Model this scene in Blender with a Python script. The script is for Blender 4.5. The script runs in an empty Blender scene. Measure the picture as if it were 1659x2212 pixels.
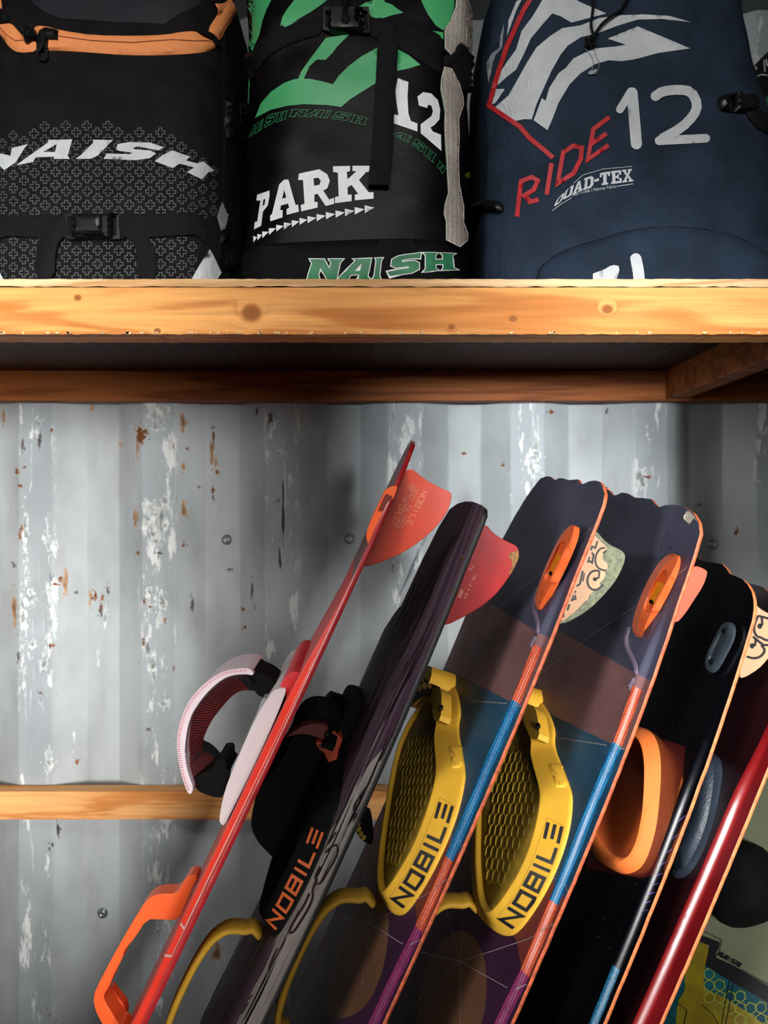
import bpy, math, random
import numpy as np
from mathutils import Vector, Matrix
from mathutils.bvhtree import BVHTree
from mathutils.geometry import delaunay_2d_cdt

scene = bpy.context.scene
COL = scene.collection
F = 1659.0; CX = 829.5; CY = 1106.0; CH = 1.27      # focal length in pixels, picture centre, lens height above the floor

# ---------------------------------------------------------------- camera, world, lights, exposure
cam_d = bpy.data.cameras.new('camera'); cam = bpy.data.objects.new('camera', cam_d); COL.objects.link(cam)
cam.location = (0, 0, CH); cam.rotation_euler = (math.pi/2, 0, 0)
cam_d.sensor_fit = 'HORIZONTAL'; cam_d.sensor_width = 24; cam_d.lens = 24
cam_d.clip_start = .02
cam_d.dof.use_dof = True; cam_d.dof.focus_distance = 1.08; cam_d.dof.aperture_fstop = 4.5
scene.camera = cam
scene.view_settings.view_transform = 'Standard'; scene.view_settings.look = 'None'
scene.view_settings.gamma = 1; scene.view_settings.use_curve_mapping = False
scene.view_settings.exposure = 0.0
W = bpy.data.worlds.new('sky'); scene.world = W; W.use_nodes = True
W.node_tree.nodes['Background'].inputs[0].default_value = (.50, .60, .75, 1)
W.node_tree.nodes['Background'].inputs[1].default_value = .025
def area(name, loc, tgt, sx, sy, power, col, spread=180):
    l = bpy.data.lights.new(name, 'AREA'); l.shape = 'RECTANGLE'; l.size = sx; l.size_y = sy
    l.energy = power; l.color = col; l.spread = math.radians(spread)
    o = bpy.data.objects.new(name, l); COL.objects.link(o); o.location = loc
    o.rotation_euler = (Vector(tgt)-Vector(loc)).to_track_quat('-Z', 'Y').to_euler()
area('door_daylight', (.10, -1.3, 1.25), (-1.0, 1.7, 1.06), .3, 1.2, 7.8, (1, .98, .95), 30)
area('overhead_fill', (-.10, -.25, 2.3), (0, 1.1, 1.45), 1.1, .3, 12.0, (1, .975, .94), 180)  # added overhead fill for the beam and bags, no fixture behind it
area('front_board_fill', (.50, -1.1, 1.28), (.45, 1.0, .93), .3, .4, 2.3, (1, .98, .96), 25)  # added front light aimed at the boards, no window there
area('wall_patch_fill', (.50, -1.3, 1.38), (.33, 1.76, 1.42), .12, .2, 1.1, (.95, .98, 1), 17)  # small added light that makes the bright wall patch at right
area('side_highlight_fill', (-2.15, -1.35, 1.2), (.5, 1.0, .85), .4, 1.9, 4.4, (1, .98, .97), 36)  # narrow added light, placed for highlights on the board ridges

# ---------------------------------------------------------------- helpers
def P(px, py, Y): return Vector(((px-CX)/F*Y, Y, CH+(CY-py)/F*Y))
def lin(c):
    def f(v):
        v /= 255.
        return v/12.92 if v <= .04045 else ((v+.055)/1.055)**2.4
    return (f(c[0]), f(c[1]), f(c[2]), 1)
MATS = {}
def mat(name, c, rough=.6, metal=0, var=.12, vs=18, bump=0, bs=300, coat=0, emit=None, c2=None, spec=.5, sheen=0, stretch=(1,1,1), trans=0):
    if name in MATS: return MATS[name]
    m = bpy.data.materials.new(name); m.use_nodes = True; MATS[name] = m
    nt = m.node_tree; N = nt.nodes; L = nt.links; b = N['Principled BSDF']
    tc = N.new('ShaderNodeTexCoord'); mp = N.new('ShaderNodeMapping'); mp.inputs['Scale'].default_value = stretch
    L.new(tc.outputs['Object'], mp.inputs[0])
    nz = N.new('ShaderNodeTexNoise'); nz.inputs['Scale'].default_value = vs; nz.inputs['Detail'].default_value = 6
    L.new(mp.outputs[0], nz.inputs['Vector'])
    cr = N.new('ShaderNodeValToRGB'); a = lin(c)
    d = lin(c2) if c2 else tuple(v*(1-var*2) for v in a[:3])+(1,)
    e = a if c2 else tuple(min(1, v*(1+var)) for v in a[:3])+(1,)
    cr.color_ramp.elements[0].position = .35; cr.color_ramp.elements[1].position = .65
    cr.color_ramp.elements[0].color = d; cr.color_ramp.elements[1].color = e
    L.new(nz.outputs[0], cr.inputs[0]); L.new(cr.outputs[0], b.inputs['Base Color'])
    b.inputs['Roughness'].default_value = rough; b.inputs['Metallic'].default_value = metal
    b.inputs['Coat Weight'].default_value = coat; b.inputs['Coat Roughness'].default_value = .15
    b.inputs['Specular IOR Level'].default_value = spec; b.inputs['Sheen Weight'].default_value = sheen
    if trans: b.inputs['Transmission Weight'].default_value = trans
    if bump:
        n2 = N.new('ShaderNodeTexNoise'); n2.inputs['Scale'].default_value = bs; n2.inputs['Detail'].default_value = 2
        L.new(tc.outputs['Object'], n2.inputs['Vector'])
        bp = N.new('ShaderNodeBump'); bp.inputs['Strength'].default_value = bump; bp.inputs['Distance'].default_value = .001
        L.new(n2.outputs[0], bp.inputs['Height']); L.new(bp.outputs[0], b.inputs['Normal'])
    return m
def weave(m, scale=900, strength=.5):
    nt = m.node_tree; N = nt.nodes; L = nt.links; b = N['Principled BSDF']
    tc = N.new('ShaderNodeTexCoord'); ck = N.new('ShaderNodeTexChecker'); ck.inputs['Scale'].default_value = scale
    mp = N.new('ShaderNodeMapping'); mp.inputs['Rotation'].default_value = (0, .78, 0)
    L.new(tc.outputs['Object'], mp.inputs[0]); L.new(mp.outputs[0], ck.inputs['Vector'])
    bp = N.new('ShaderNodeBump'); bp.inputs['Strength'].default_value = strength; bp.inputs['Distance'].default_value = .0006
    L.new(ck.outputs['Fac'], bp.inputs['Height'])
    mx = N.new('ShaderNodeMix'); mx.data_type = 'RGBA'; mx.blend_type = 'MULTIPLY'; mx.inputs[0].default_value = .55
    src = b.inputs['Base Color'].links[0].from_socket
    L.new(src, mx.inputs[6]); L.new(ck.outputs['Color'], mx.inputs[7]); ck.inputs['Color1'].default_value = (1,1,1,1); ck.inputs['Color2'].default_value = (.35,.35,.35,1)
    L.new(mx.outputs[2], b.inputs['Base Color']); L.new(bp.outputs[0], b.inputs['Normal'])
    return m

def new_obj(name, verts, faces, m=None, parent=None, smooth=False, idx=None, label=None):
    me = bpy.data.meshes.new(name); me.from_pydata([tuple(v) for v in verts], [], [tuple(int(i) for i in f) for f in faces])
    for mm in (m if isinstance(m, (list, tuple)) else [m]):
        if mm: me.materials.append(mm)
    if idx is not None:
        for p, i in zip(me.polygons, idx): p.material_index = i
    if smooth:
        for p in me.polygons: p.use_smooth = True
    me.validate(); me.update()
    o = bpy.data.objects.new(name, me); COL.objects.link(o)
    if parent: o.parent = parent
    if label: o['label'] = label
    return o
def empty(name, label, cat, loc=(0,0,0), group=None):
    o = bpy.data.objects.new(name, None); COL.objects.link(o); o.location = loc; o.empty_display_size = .1
    o['label'] = label; o['category'] = cat
    if group: o['group'] = group
    return o
def bevel(o, w, n=2):
    md = o.modifiers.new('bevel', 'BEVEL'); md.width = w; md.segments = n; md.limit_method = 'ANGLE'; md.angle_limit = math.radians(35)
    return o
def bvh_of(o):
    me = o.data
    return BVHTree.FromPolygons([v.co.copy() for v in me.vertices], [tuple(p.vertices) for p in me.polygons])
def dens(loop, g, closed=True):
    out = []; n = len(loop)
    for i in range(n if closed else n-1):
        a = loop[i]; b = loop[(i+1) % n]; d = math.hypot(b[0]-a[0], b[1]-a[1]); k = max(1, int(d/g))
        for j in range(k): out.append((a[0]+(b[0]-a[0])*j/k, a[1]+(b[1]-a[1])*j/k))
    if not closed: out.append(loop[-1])
    return out
def smooth_loop(loop, it=2, closed=True):
    for _ in range(it):
        out = []; n = len(loop)
        if not closed: out.append(loop[0])
        for i in range(n if closed else n-1):
            a = loop[i]; b = loop[(i+1) % n]
            out += [(a[0]*.75+b[0]*.25, a[1]*.75+b[1]*.25), (a[0]*.25+b[0]*.75, a[1]*.25+b[1]*.75)]
        if not closed: out.append(loop[-1])
        loop = out
    return loop
def inside(pts, loops):
    pts = np.asarray(pts, float); r = np.zeros(len(pts), bool)
    for lp in loops:
        a = np.asarray(lp, float); b = np.roll(a, -1, 0)
        for (x1, y1), (x2, y2) in zip(a, b):
            if y1 == y2: continue
            c = (y1 > pts[:,1]) != (y2 > pts[:,1])
            r ^= c & (pts[:,0] < (x2-x1)*(pts[:,1]-y1)/(y2-y1)+x1)
    return r
def bdist(pts, loops):
    pts = np.asarray(pts, float); r = np.full(len(pts), 1e9)
    for lp in loops:
        a = np.asarray(lp, float); b = np.roll(a, -1, 0)
        for p, q in zip(a, b):
            d = q-p; l = d.dot(d)
            if l < 1e-18: continue
            t = np.clip(((pts-p)@d)/l, 0, 1); e = pts-p-t[:,None]*d
            r = np.minimum(r, np.sqrt((e**2).sum(1)))
    return r
def cdt(loops, g, extra=()):
    """triangles covering the loops (even-odd), with a grid of inner points g apart"""
    vs = []; es = []
    for lp in loops:
        lp = dens(lp, g); k = len(vs); n = len(lp)
        vs += lp; es += [(k+i, k+(i+1) % n) for i in range(n)]
    ob = np.asarray(loops[0]) if len(loops) == 1 else np.vstack([np.asarray(l) for l in loops])
    lo = ob.min(0); hi = ob.max(0)
    gx = np.arange(lo[0]+g/2, hi[0], g); gy = np.arange(lo[1]+g/2, hi[1], g)
    if len(gx) and len(gy):
        G = np.array([(x+(g/2 if j % 2 else 0), y) for j, y in enumerate(gy) for x in gx])
        k = inside(G, loops) & (bdist(G, loops) > g*.45); vs += [tuple(p) for p in G[k]]
    sc = 1./max(hi[0]-lo[0], hi[1]-lo[1])
    V = [Vector(((p[0]-lo[0])*sc, (p[1]-lo[1])*sc)) for p in vs]
    o = delaunay_2d_cdt(V, es, [], 0, 1e-7)
    ov = np.array([(v.x/sc+lo[0], v.y/sc+lo[1]) for v in o[0]]); tri = np.array(o[2])
    c = ov[tri].mean(1); tri = tri[inside(c, loops)]
    return ov, tri
def ccw(a, b, c): return (b[0]-a[0])*(c[1]-a[1])-(b[1]-a[1])*(c[0]-a[0])

# stroke -> polygon loops
def stroke(pts, w, closed=False):
    pts = [Vector(p) for p in pts]; n = len(pts); Lf = []; Rt = []
    for i in range(n):
        if closed: a = pts[i-1]; c = pts[(i+1) % n]
        else: a = pts[max(0, i-1)]; c = pts[min(n-1, i+1)]
        b = pts[i]
        d1 = (b-a); d2 = (c-b)
        if d1.length < 1e-9: d1 = d2
        if d2.length < 1e-9: d2 = d1
        d1 = d1.normalized(); d2 = d2.normalized(); n1 = Vector((-d1.y, d1.x)); n2 = Vector((-d2.y, d2.x))
        m = n1+n2
        m = n1 if m.length < .3 else m.normalized()
        k = w/2/max(.45, m.dot(n1)); Lf.append(tuple(b+m*k)); Rt.append(tuple(b-m*k))
    return [Lf, Rt] if closed else [Lf+Rt[::-1]]
def tube(name, pts, r, m, parent=None, closed=False, n=8, flat=None):
    """round (or flattened) cord along 3D points"""
    pts = [Vector(p) for p in pts]; vs = []; fs = []; k = len(pts); up = Vector((0, 0, 1))
    for i, p in enumerate(pts):
        a = pts[i-1] if (i or closed) else p; c = pts[(i+1) % k] if (i < k-1 or closed) else p
        t = (c-a).normalized()
        s = t.cross(Vector((0, 1, 0)))
        if s.length < .1: s = t.cross(up)
        s.normalize(); u = s.cross(t)
        rr = r[i] if isinstance(r, (list, tuple)) else r
        for j in range(n):
            an = 2*math.pi*j/n; vs.append(p+s*math.cos(an)*rr+u*math.sin(an)*rr*(flat or 1))
    for i in range(k if closed else k-1):
        for j in range(n):
            a = i*n+j; b = i*n+(j+1) % n; c = ((i+1) % k)*n+(j+1) % n; d = ((i+1) % k)*n+j; fs.append((a, b, c, d))
    if not closed: fs += [tuple(range(n))[::-1], tuple(range((k-1)*n, k*n))]
    return new_obj(name, vs, fs, m, parent, True)
def box_mesh(x0, x1, y0, y1, z0, z1):
    v = [(x, y, z) for x in (x0, x1) for y in (y0, y1) for z in (z0, z1)]
    return v, [(0,1,3,2), (4,6,7,5), (0,4,5,1), (2,3,7,6), (0,2,6,4), (1,5,7,3)]
def box(name, x0, x1, y0, y1, z0, z1, m, parent=None, bv=0, cuts=0, **k):
    if cuts:       # long in X, cut into slices so that its edges can wander
        vs = []; fs = []; rnd = random.Random(name+str(z0))
        for i in range(cuts+1):
            x = x0+(x1-x0)*i/cuts
            for (y, z) in ((y0, z0), (y0, z1), (y1, z1), (y1, z0)):
                q = cut_j if z == z0 else cut_j*.4
                vs.append((x, y+rnd.uniform(-q, q)*.5, z+rnd.uniform(-q, q)))
        for i in range(cuts):
            for j in range(4):
                a = i*4+j; b = i*4+(j+1) % 4; fs.append((a, a+4, b+4, b))
        fs += [(0,1,2,3), (cuts*4+3, cuts*4+2, cuts*4+1, cuts*4)]
    else: vs, fs = box_mesh(x0, x1, y0, y1, z0, z1)
    o = new_obj(name, vs, fs, m, parent, **k)
    if bv: bevel(o, bv)
    return o
cut_j = .0006

def pil(name, loops, hit, m, parent, h=0., d=4., base=.0008, g=14, thick=False, smooth=True, label=None):
    """sheet laid on a surface: loops in picture coordinates are dropped on it by hit() and raised by base..base+h"""
    loops = [list(l) for l in loops]
    try: ov, tri = cdt(loops, g)
    except Exception as ex: print('cdt', name, ex); return None
    if len(tri) == 0: print('empty', name); return None
    dd = np.minimum(1, bdist(ov, loops)/d); off = base+h*np.sqrt(1-(1-dd)**2)
    vs = []; low = []
    for (x, y), o in zip(ov, off):
        p, n = hit(x, y); q_ = p+n*o; zm = getattr(hit, 'zmin', -9); q_.z = max(q_.z, zm); p.z = max(p.z, zm); vs.append(q_)
        if thick: low.append(p-n*.001)
    fs = [tuple(t) if True else 0 for t in tri]
    a, b, c = (Vector(vs[i]) for i in fs[0]); p0, n0 = hit(*ov[fs[0][0]])
    flip = (b-a).cross(c-a).dot(n0) < 0
    if flip: fs = [f[::-1] for f in fs]
    if thick:
        k = len(vs); cnt = {}
        for f in fs:
            for i in range(3):
                e = (f[i], f[(i+1) % 3]); cnt[e] = 1
        vs += low
        fs += [(e[1], e[0], e[0]+k, e[1]+k) for e in list(cnt) if (e[1], e[0]) not in cnt]
    ob = new_obj(name, vs, fs, m, parent, smooth, label=label)
    if thick: md = ob.modifiers.new('edges', 'EDGE_SPLIT'); md.split_angle = math.radians(42)
    return ob
def multi(name, items, hit, m, parent, **k):
    """several pil() shapes joined in one mesh (the letters of one printed word)"""
    lab = k.pop('label', None)
    obs = [pil(name, it, hit, m, None, **k) for it in items]; obs = [o for o in obs if o]
    vs = []; fs = []
    for o in obs:
        n = len(vs); vs += [v.co.copy() for v in o.data.vertices]; fs += [tuple(i+n for i in p.vertices) for p in o.data.polygons]
        me = o.data; bpy.data.objects.remove(o); bpy.data.meshes.remove(me)
    return new_obj(name, vs, fs, m, parent, k.get('smooth', True), label=lab)

# ---------------------------------------------------------------- glyphs (unit boxes)
GLY = {
 'N': [[(0,0),(0,.78),(-.12,1),(.36,1),(.64,.5),(.64,.8),(.52,1),(1.02,1),(.94,.84),(.94,.02),(.70,-.04),(.32,.55),(.32,.2),(.42,0)]],
 'A': [[(-.12,0),(.40,.92),(.30,1),(.92,1),(.88,.12),(1.0,0),(.52,0),(.60,.14),(.60,.24),(.32,.24),(.26,.12),(.34,0)], [(.42,.42),(.60,.42),(.62,.78)]],
 'I': [[(0,0),(.1,.14),(.1,.86),(0,1),(.5,1),(.42,.86),(.42,.14),(.52,0)]],
 'S': [[(0,0),(.72,0),(.94,.14),(.94,.46),(.78,.60),(.34,.64),(.34,.76),(.72,.76),(.98,.70),(1.0,1),(.2,1),(0,.86),(0,.52),(.16,.38),(.6,.36),(.6,.24),(-.1,.26)]],
 'H': [[(0,0),(.08,.12),(.08,.88),(0,1),(.46,1),(.38,.88),(.38,.62),(.62,.62),(.62,.88),(.54,1),(1.02,1),(.92,.88),(.92,.12),(1.04,0),(.56,0),(.62,.12),(.62,.36),(.38,.36),(.38,.12),(.48,0)]],
 'Q': [[(.2,0),(.8,0),(1,.2),(1,.8),(.8,1),(.2,1),(0,.8),(0,.2)], [(.35,.2),(.3,.3),(.3,.75),(.4,.82),(.62,.82),(.7,.75),(.7,.3),(.62,.2)]],
 'U': [[(0,1),(0,.2),(.2,0),(.8,0),(1,.2),(1,1),(.6,1),(.6,.85),(.7,.85),(.7,.25),(.6,.18),(.4,.18),(.3,.25),(.3,.85),(.42,.85),(.42,1)]],
 'D': [[(0,0),(.75,0),(1,.2),(1,.8),(.75,1),(0,1),(0,.85),(.1,.85),(.1,.15),(0,.15)], [(.4,.18),(.6,.18),(.7,.3),(.7,.7),(.6,.82),(.4,.82)]],
 'a': [[(0,0),(.42,0),(.42,.15),(.32,.15),(.36,.28),(.62,.28),(.66,.15),(.56,.15),(.56,0),(1,0),(1,.15),(.92,.15),(.66,1),(.32,1),(.06,.15),(0,.15)], [(.42,.45),(.58,.45),(.5,.75)]],
 '-': [[(0,.4),(1,.4),(1,.62),(0,.62)]],
 'T': [[(.2,0),(.8,0),(.8,.15),(.66,.15),(.66,.82),(.8,.82),(.8,.65),(1,.65),(1,1),(0,1),(0,.65),(.2,.65),(.2,.82),(.34,.82),(.34,.15),(.2,.15)]],
 'E': [[(0,0),(1,0),(1,.38),(.8,.38),(.8,.17),(.42,.17),(.42,.42),(.62,.42),(.62,.32),(.76,.32),(.76,.72),(.62,.72),(.62,.6),(.42,.6),(.42,.83),(.8,.83),(.8,.65),(1,.65),(1,1),(0,1),(0,.84),(.12,.84),(.12,.16),(0,.16)]],
 'X': [[(0,0),(.42,0),(.42,.15),(.34,.15),(.5,.36),(.64,.15),(.56,.15),(.56,0),(1,0),(1,.15),(.9,.15),(.64,.52),(.88,.85),(.98,.85),(.98,1),(.56,1),(.56,.85),(.64,.85),(.5,.66),(.38,.85),(.44,.85),(.44,1),(.02,1),(.02,.85),(.12,.85),(.36,.5),(.1,.15),(0,.15)]],
}
WID = {'I': .5, '-': .45}
def interp(poly, t):
    poly = [Vector(p) for p in poly]; ln = [(b-a).length for a, b in zip(poly, poly[1:])]; T = sum(ln)*t
    for (a, b), l in zip(zip(poly, poly[1:]), ln):
        if T <= l or b is poly[-1]: return a+(b-a)*(T/l if l else 0)
        T -= l
    return poly[-1]
def word(txt, bottom, top, gap=.12, slant=0., font=None):
    """letters laid between a bottom and a top polyline: one list of loops per letter"""
    ws = [WID.get(c, 1.) for c in txt]; tot = sum(ws)+gap*(len(txt)-1); x = 0; out = []
    for c, w in zip(txt, ws):
        ls = []
        for lp in (font or GLY)[c]:
            l2 = []
            for (u, v) in dens(lp, .25):
                t = (x+u*w)/tot; a = interp(bottom, max(0, min(1, t))); b = interp(top, max(0, min(1, t)))
                q = a+(b-a)*v
                if t < 0 or t > 1:
                    e = (Vector(bottom[1])-Vector(bottom[0])) if t < 0 else (Vector(bottom[-1])-Vector(bottom[-2]))
                    q = q+e.normalized()*(t if t < 0 else t-1)*sum((Vector(q2)-Vector(p2)).length for p2, q2 in zip(bottom, bottom[1:]))
                l2.append(tuple(q))
            ls.append(l2)
        out.append(ls); x += w+gap
    return out
def ntext(bottom, top, sw=.17, font='NOBILE'):
    """the wide stroke capitals NOBILE (the last letter is three bars)"""
    S = {'N': [([(.1,0),(.1,.92),(.9,.08),(.9,1)], 0)], 'O': [([(.1,.1),(.9,.1),(.9,.9),(.1,.9)], 1)],
         'B': [([(.1,.1),(.9,.1),(.9,.9),(.1,.9)], 1), ([(.1,.5),(.9,.5)], 0)], 'I': [([(.5,0),(.5,1)], 0)], 'L': [([(.1,1),(.1,.1),(.95,.1)], 0)],
         'E': [([(.0,.1),(.95,.1)], 0), ([(.12,.5),(.95,.5)], 0), ([(.0,.9),(.95,.9)], 0)]}
    ws = {'I': .35}; tot = sum(ws.get(c, 1) for c in font)+.2*(len(font)-1); x = 0; out = []
    for c in font:
        w = ws.get(c, 1)
        for pts, cl in S[c]:
            for_l = stroke(pts, sw/w*.9 if c == 'I' else sw, bool(cl)); ls = []
            for lp in for_l:
                ls.append([tuple(interp(bottom, min(1, max(0, (x+u*w)/tot)))*(1-v)+interp(top, min(1, max(0, (x+u*w)/tot)))*v) for u, v in dens(lp, .3)])
            out.append(ls)
        x += w+.2
    return out
Z1 = lambda L: [(x/2.9625, y/2.9625) for x, y in L]
Z2 = lambda L: [(480+x/2.8603, y/2.8603) for x, y in L]
Z3 = lambda L: [(1000+x/2.5175, y/2.5175) for x, y in L]
Z4 = lambda L: [(700+x/3.318, 880+y/3.318) for x, y in L]
Z5 = lambda L: [(1100+x/2.968, 1000+y/2.968) for x, y in L]
Z6 = lambda L: [(780+x/3.19, 1440+y/3.19) for x, y in L]
Z7 = lambda L: [(700+x/2.9625, 1850+y/2.9625) for x, y in L]
Z8 = lambda L: [(1200+x/3.022, 1480+y/3.022) for x, y in L]
Z9 = lambda L: [(340+x/3.19, 1400+y/3.19) for x, y in L]
ZA = lambda L: [(1400+x/4.425, 1000+y/4.425) for x, y in L]
ZB = lambda L: [(1400+x/5.12, 1780+y/5.12) for x, y in L]
ZC = lambda L: [(500+x/4.1475, 1440+y/4.1475) for x, y in L]
ZD = lambda L: [(380+x/3.456, 1780+y/3.456) for x, y in L]
ZE = lambda L: [(160+x/2.765, 1850+y/2.765) for x, y in L]

# ---------------------------------------------------------------- setting
PER = .2818; XC = -.798; YW = 1.76; DEP = .036
def wall_mat():
    m = bpy.data.materials.new('worn_grey_paint'); m.use_nodes = True; nt = m.node_tree; N = nt.nodes; L = nt.links; b = N['Principled BSDF']
    tc = N.new('ShaderNodeTexCoord'); sx = N.new('ShaderNodeSeparateXYZ'); L.new(tc.outputs['Object'], sx.inputs[0])
    def M(op, a, bb=None, c=None):
        n = N.new('ShaderNodeMath'); n.operation = op
        for i, v in enumerate((a, bb, c)):
            if v is None: continue
            if isinstance(v, (int, float)): n.inputs[i].default_value = v
            else: L.new(v, n.inputs[i])
        return n.outputs[0]
    def NZ(scale, vec, det=8, rough=.6):
        mp = N.new('ShaderNodeMapping'); mp.inputs['Scale'].default_value = vec; L.new(tc.outputs['Object'], mp.inputs[0])
        n = N.new('ShaderNodeTexNoise'); n.inputs['Scale'].default_value = scale; n.inputs['Detail'].default_value = det; n.inputs['Roughness'].default_value = rough
        L.new(mp.outputs[0], n.inputs['Vector']); return n.outputs[0]
    def TH(v, a, bb):
        n = N.new('ShaderNodeMapRange'); n.interpolation_type = 'SMOOTHSTEP'; L.new(v, n.inputs[0]); n.inputs[1].default_value = a; n.inputs[2].default_value = bb; return n.outputs[0]
    def MIX(f, a, bb):
        n = N.new('ShaderNodeMix'); n.data_type = 'RGBA'; L.new(f, n.inputs[0])
        for i, v in ((6, a), (7, bb)):
            if isinstance(v, tuple): n.inputs[i].default_value = v
            else: L.new(v, n.inputs[i])
        return n.outputs[2]
    f = M('ABSOLUTE', M('SUBTRACT', M('FRACT', M('ADD', M('MULTIPLY', M('SUBTRACT', sx.outputs[0], XC), 1/PER), 20.5)), .5))
    crest = TH(f, .17, .11)
    base = MIX(TH(NZ(3, (1,1,.6), 4), .35, .65), lin((146,152,154)), lin((180,187,190)))
    base = MIX(M('MULTIPLY', TH(NZ(9, (1,1,.25), 6), .5, .75), .5), base, lin((135,132,128)))
    base = MIX(M('MULTIPLY', crest, .35), base, lin((138,148,156)))
    scr = M('MULTIPLY', TH(NZ(7, (4,1,1.1), 10, .72), .55, .60), crest)
    base = MIX(M('MULTIPLY', scr, .9), base, lin((226,230,228)))
    scr2 = M('MULTIPLY', TH(NZ(12, (5,1,.35), 8, .7), .60, .66), TH(f, .22, .12))
    base = MIX(M('MULTIPLY', scr2, .8), base, lin((205,212,214)))
    dk = M('MULTIPLY', TH(NZ(14, (3,1,1.), 8, .7), .665, .69), TH(f, .30, .1))
    base = MIX(M('MULTIPLY', dk, .85), base, lin((62,58,54)))
    ru = M('MULTIPLY', TH(NZ(11, (2,1.3,1.2), 9, .65), .665, .70), TH(f, .34, .08))
    base = MIX(ru, base, MIX(TH(NZ(60, (1,1,1), 3), .4, .6), lin((150,92,42)), lin((92,44,24))))
    L.new(base, b.inputs['Base Color']); b.inputs['Metallic'].default_value = .0
    L.new(M('ADD', M('MULTIPLY', scr, .2), .5), b.inputs['Roughness']); b.inputs['Specular IOR Level'].default_value = .35
    bp = N.new('ShaderNodeBump'); bp.inputs['Strength'].default_value = .35; bp.inputs['Distance'].default_value = .002
    L.new(M('SUBTRACT', NZ(10, (3,1,.6), 5), M('ADD', scr, ru)), bp.inputs['Height']); L.new(bp.outputs[0], b.inputs['Normal'])
    return m
M_wall = wall_mat()
def corr(axis, a0, a1, base, dirn, name, z1=2.42):
    prof = []; k0 = int((a0-XC)/PER)-1
    for k in range(k0, k0+40):
        c = XC+k*PER
        for dx, dy in ((-.1045, DEP), (-.1015, DEP*.985), (-.0985, DEP*.94), (-.0425, DEP*.06), (-.0395, DEP*.015), (-.0365, 0), (0, 0), (.0365, 0), (.0395, DEP*.015), (.0425, DEP*.06), (.0985, DEP*.94), (.1015, DEP*.985), (.1045, DEP)):
            x = c+dx
            if a0 <= x <= a1: prof.append((x, dy))
    rows = 25; vs = []; fs = []; rnd = random.Random(3)
    for j in range(rows):
        z = z1*j/(rows-1)
        for x, dy in prof:
            q = rnd.uniform(-.0003, .0003)
            vs.append((x, base+dirn*dy+q, z) if axis == 'x' else (base+dirn*dy+q, x, z))
    n = len(prof)
    for j in range(rows-1):
        for i in range(n-1):
            f = (j*n+i, j*n+i+1, (j+1)*n+i+1, (j+1)*n+i)
            fs.append(f if axis == 'x' else f[::-1])
    o = new_obj(name, vs, fs, M_wall, None, False); o['kind'] = 'structure'
    return o
wall = corr('x', -2.3, 1.72, YW, 1, 'wall_back')
wallr = corr('y', -2.6, 1.80, 1.72, -0+1, 'wall_right')
M_floor = mat('floor_plywood', (62,46,34), .7, var=.3, vs=4, stretch=(1,8,1), bump=.2, bs=80)
fl = box('floor', -2.3, 1.75, -2.6, 1.80, -.03, 0, M_floor); fl['kind'] = 'structure'
ce = box('ceiling', -2.3, 1.75, -2.6, 1.80, 2.42, 2.45, mat('ceiling_paint', (120,126,128), .6)); ce['kind'] = 'structure'
wb = bvh_of(wall)
def hit_wall(px, py):
    d = Vector(((px-CX)/F, 1, (CY-py)/F)); p, n, i, t = wb.ray_cast(Vector((0,0,CH)), d.normalized())
    if p is None: return P(px, py, YW), Vector((0,-1,0))
    if n.y > 0: n = -n
    return p, n
rnd = random.Random(11)
def blob(px, py, rx, ry, n=18, rough=.35):
    a0 = rnd.uniform(0, 6)
    return [(px+rx*math.cos(a)*(1+rnd.uniform(-rough, rough)), py+ry*math.sin(a)*(1+rnd.uniform(-rough, rough))) for a in [a0+2*math.pi*i/n for i in range(n)]]
M_rust = mat('rust', (150,92,44), .85, var=.3, vs=150, c2=(78,38,22), bump=.6, bs=500)
M_rustl = mat('rust_stain', (186,138,92), .8, var=.2, vs=120, c2=(158,138,120))
M_chip = mat('bare_pale_paint', (222,226,222), .55, var=.15, vs=90, c2=(170,180,182))
M_dark = mat('dark_scuff', (92,86,82), .8, var=.2, vs=90)
def wear(name, items, m):
    sh = []
    for (x, y, rx, ry) in items:
        k = max(1, min(9, int(rx*ry/22)))
        for i in range(k):
            f = .38+.3/k; a = rnd.uniform(0, 6.28); d = rnd.uniform(0, .75) if k > 1 else 0
            sh.append([blob(x+rx*d*math.cos(a), y+ry*d*math.sin(a), rx*f*rnd.uniform(.5, 1.1)+.5, ry*f*rnd.uniform(.5, 1.2)+.5, 22, .5)])
        for i in range(2+k):
            a = rnd.uniform(0, 6.28); sh.append([blob(x+rx*rnd.uniform(.7, 1.5)*math.cos(a), y+ry*rnd.uniform(.7, 1.3)*math.sin(a), rnd.uniform(.6, 1.8), rnd.uniform(.8, 3.4), 8, .4)])
    o = multi(name, sh, hit_wall, m, wall, base=.0007 if m is not M_rust else .0010, g=8, smooth=False); o['kind'] = 'stuff'
wear('paint_scrape', [(342,895,26,22),(340,920,18,14),(322,1120,18,50),(345,1110,22,40),(338,1155,20,30),(350,1090,14,18),(325,1290,16,26),(350,1300,14,30),(320,1400,12,30),(330,1430,14,40),(345,1340,10,20),
 (50,1330,10,60),(62,1290,14,24),(110,1280,14,40),(118,1340,10,50),(70,1390,14,10),(55,1150,8,60),(57,1250,5,40),(110,1185,14,16),(100,1160,10,16),(212,1420,4,26),(228,1340,5,26),(105,1640,12,30),(52,1450,5,40),(95,1430,9,24),(85,920,9,24),(350,1520,18,8),(160,1600,4,20),(880,930,14,34),(610,980,16,10),(640,920,7,60),(1150,1000,24,40),(1385,1030,26,28),(1160,960,10,60),(120,1180,5,20),(352,880,6,30)], M_chip)
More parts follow.
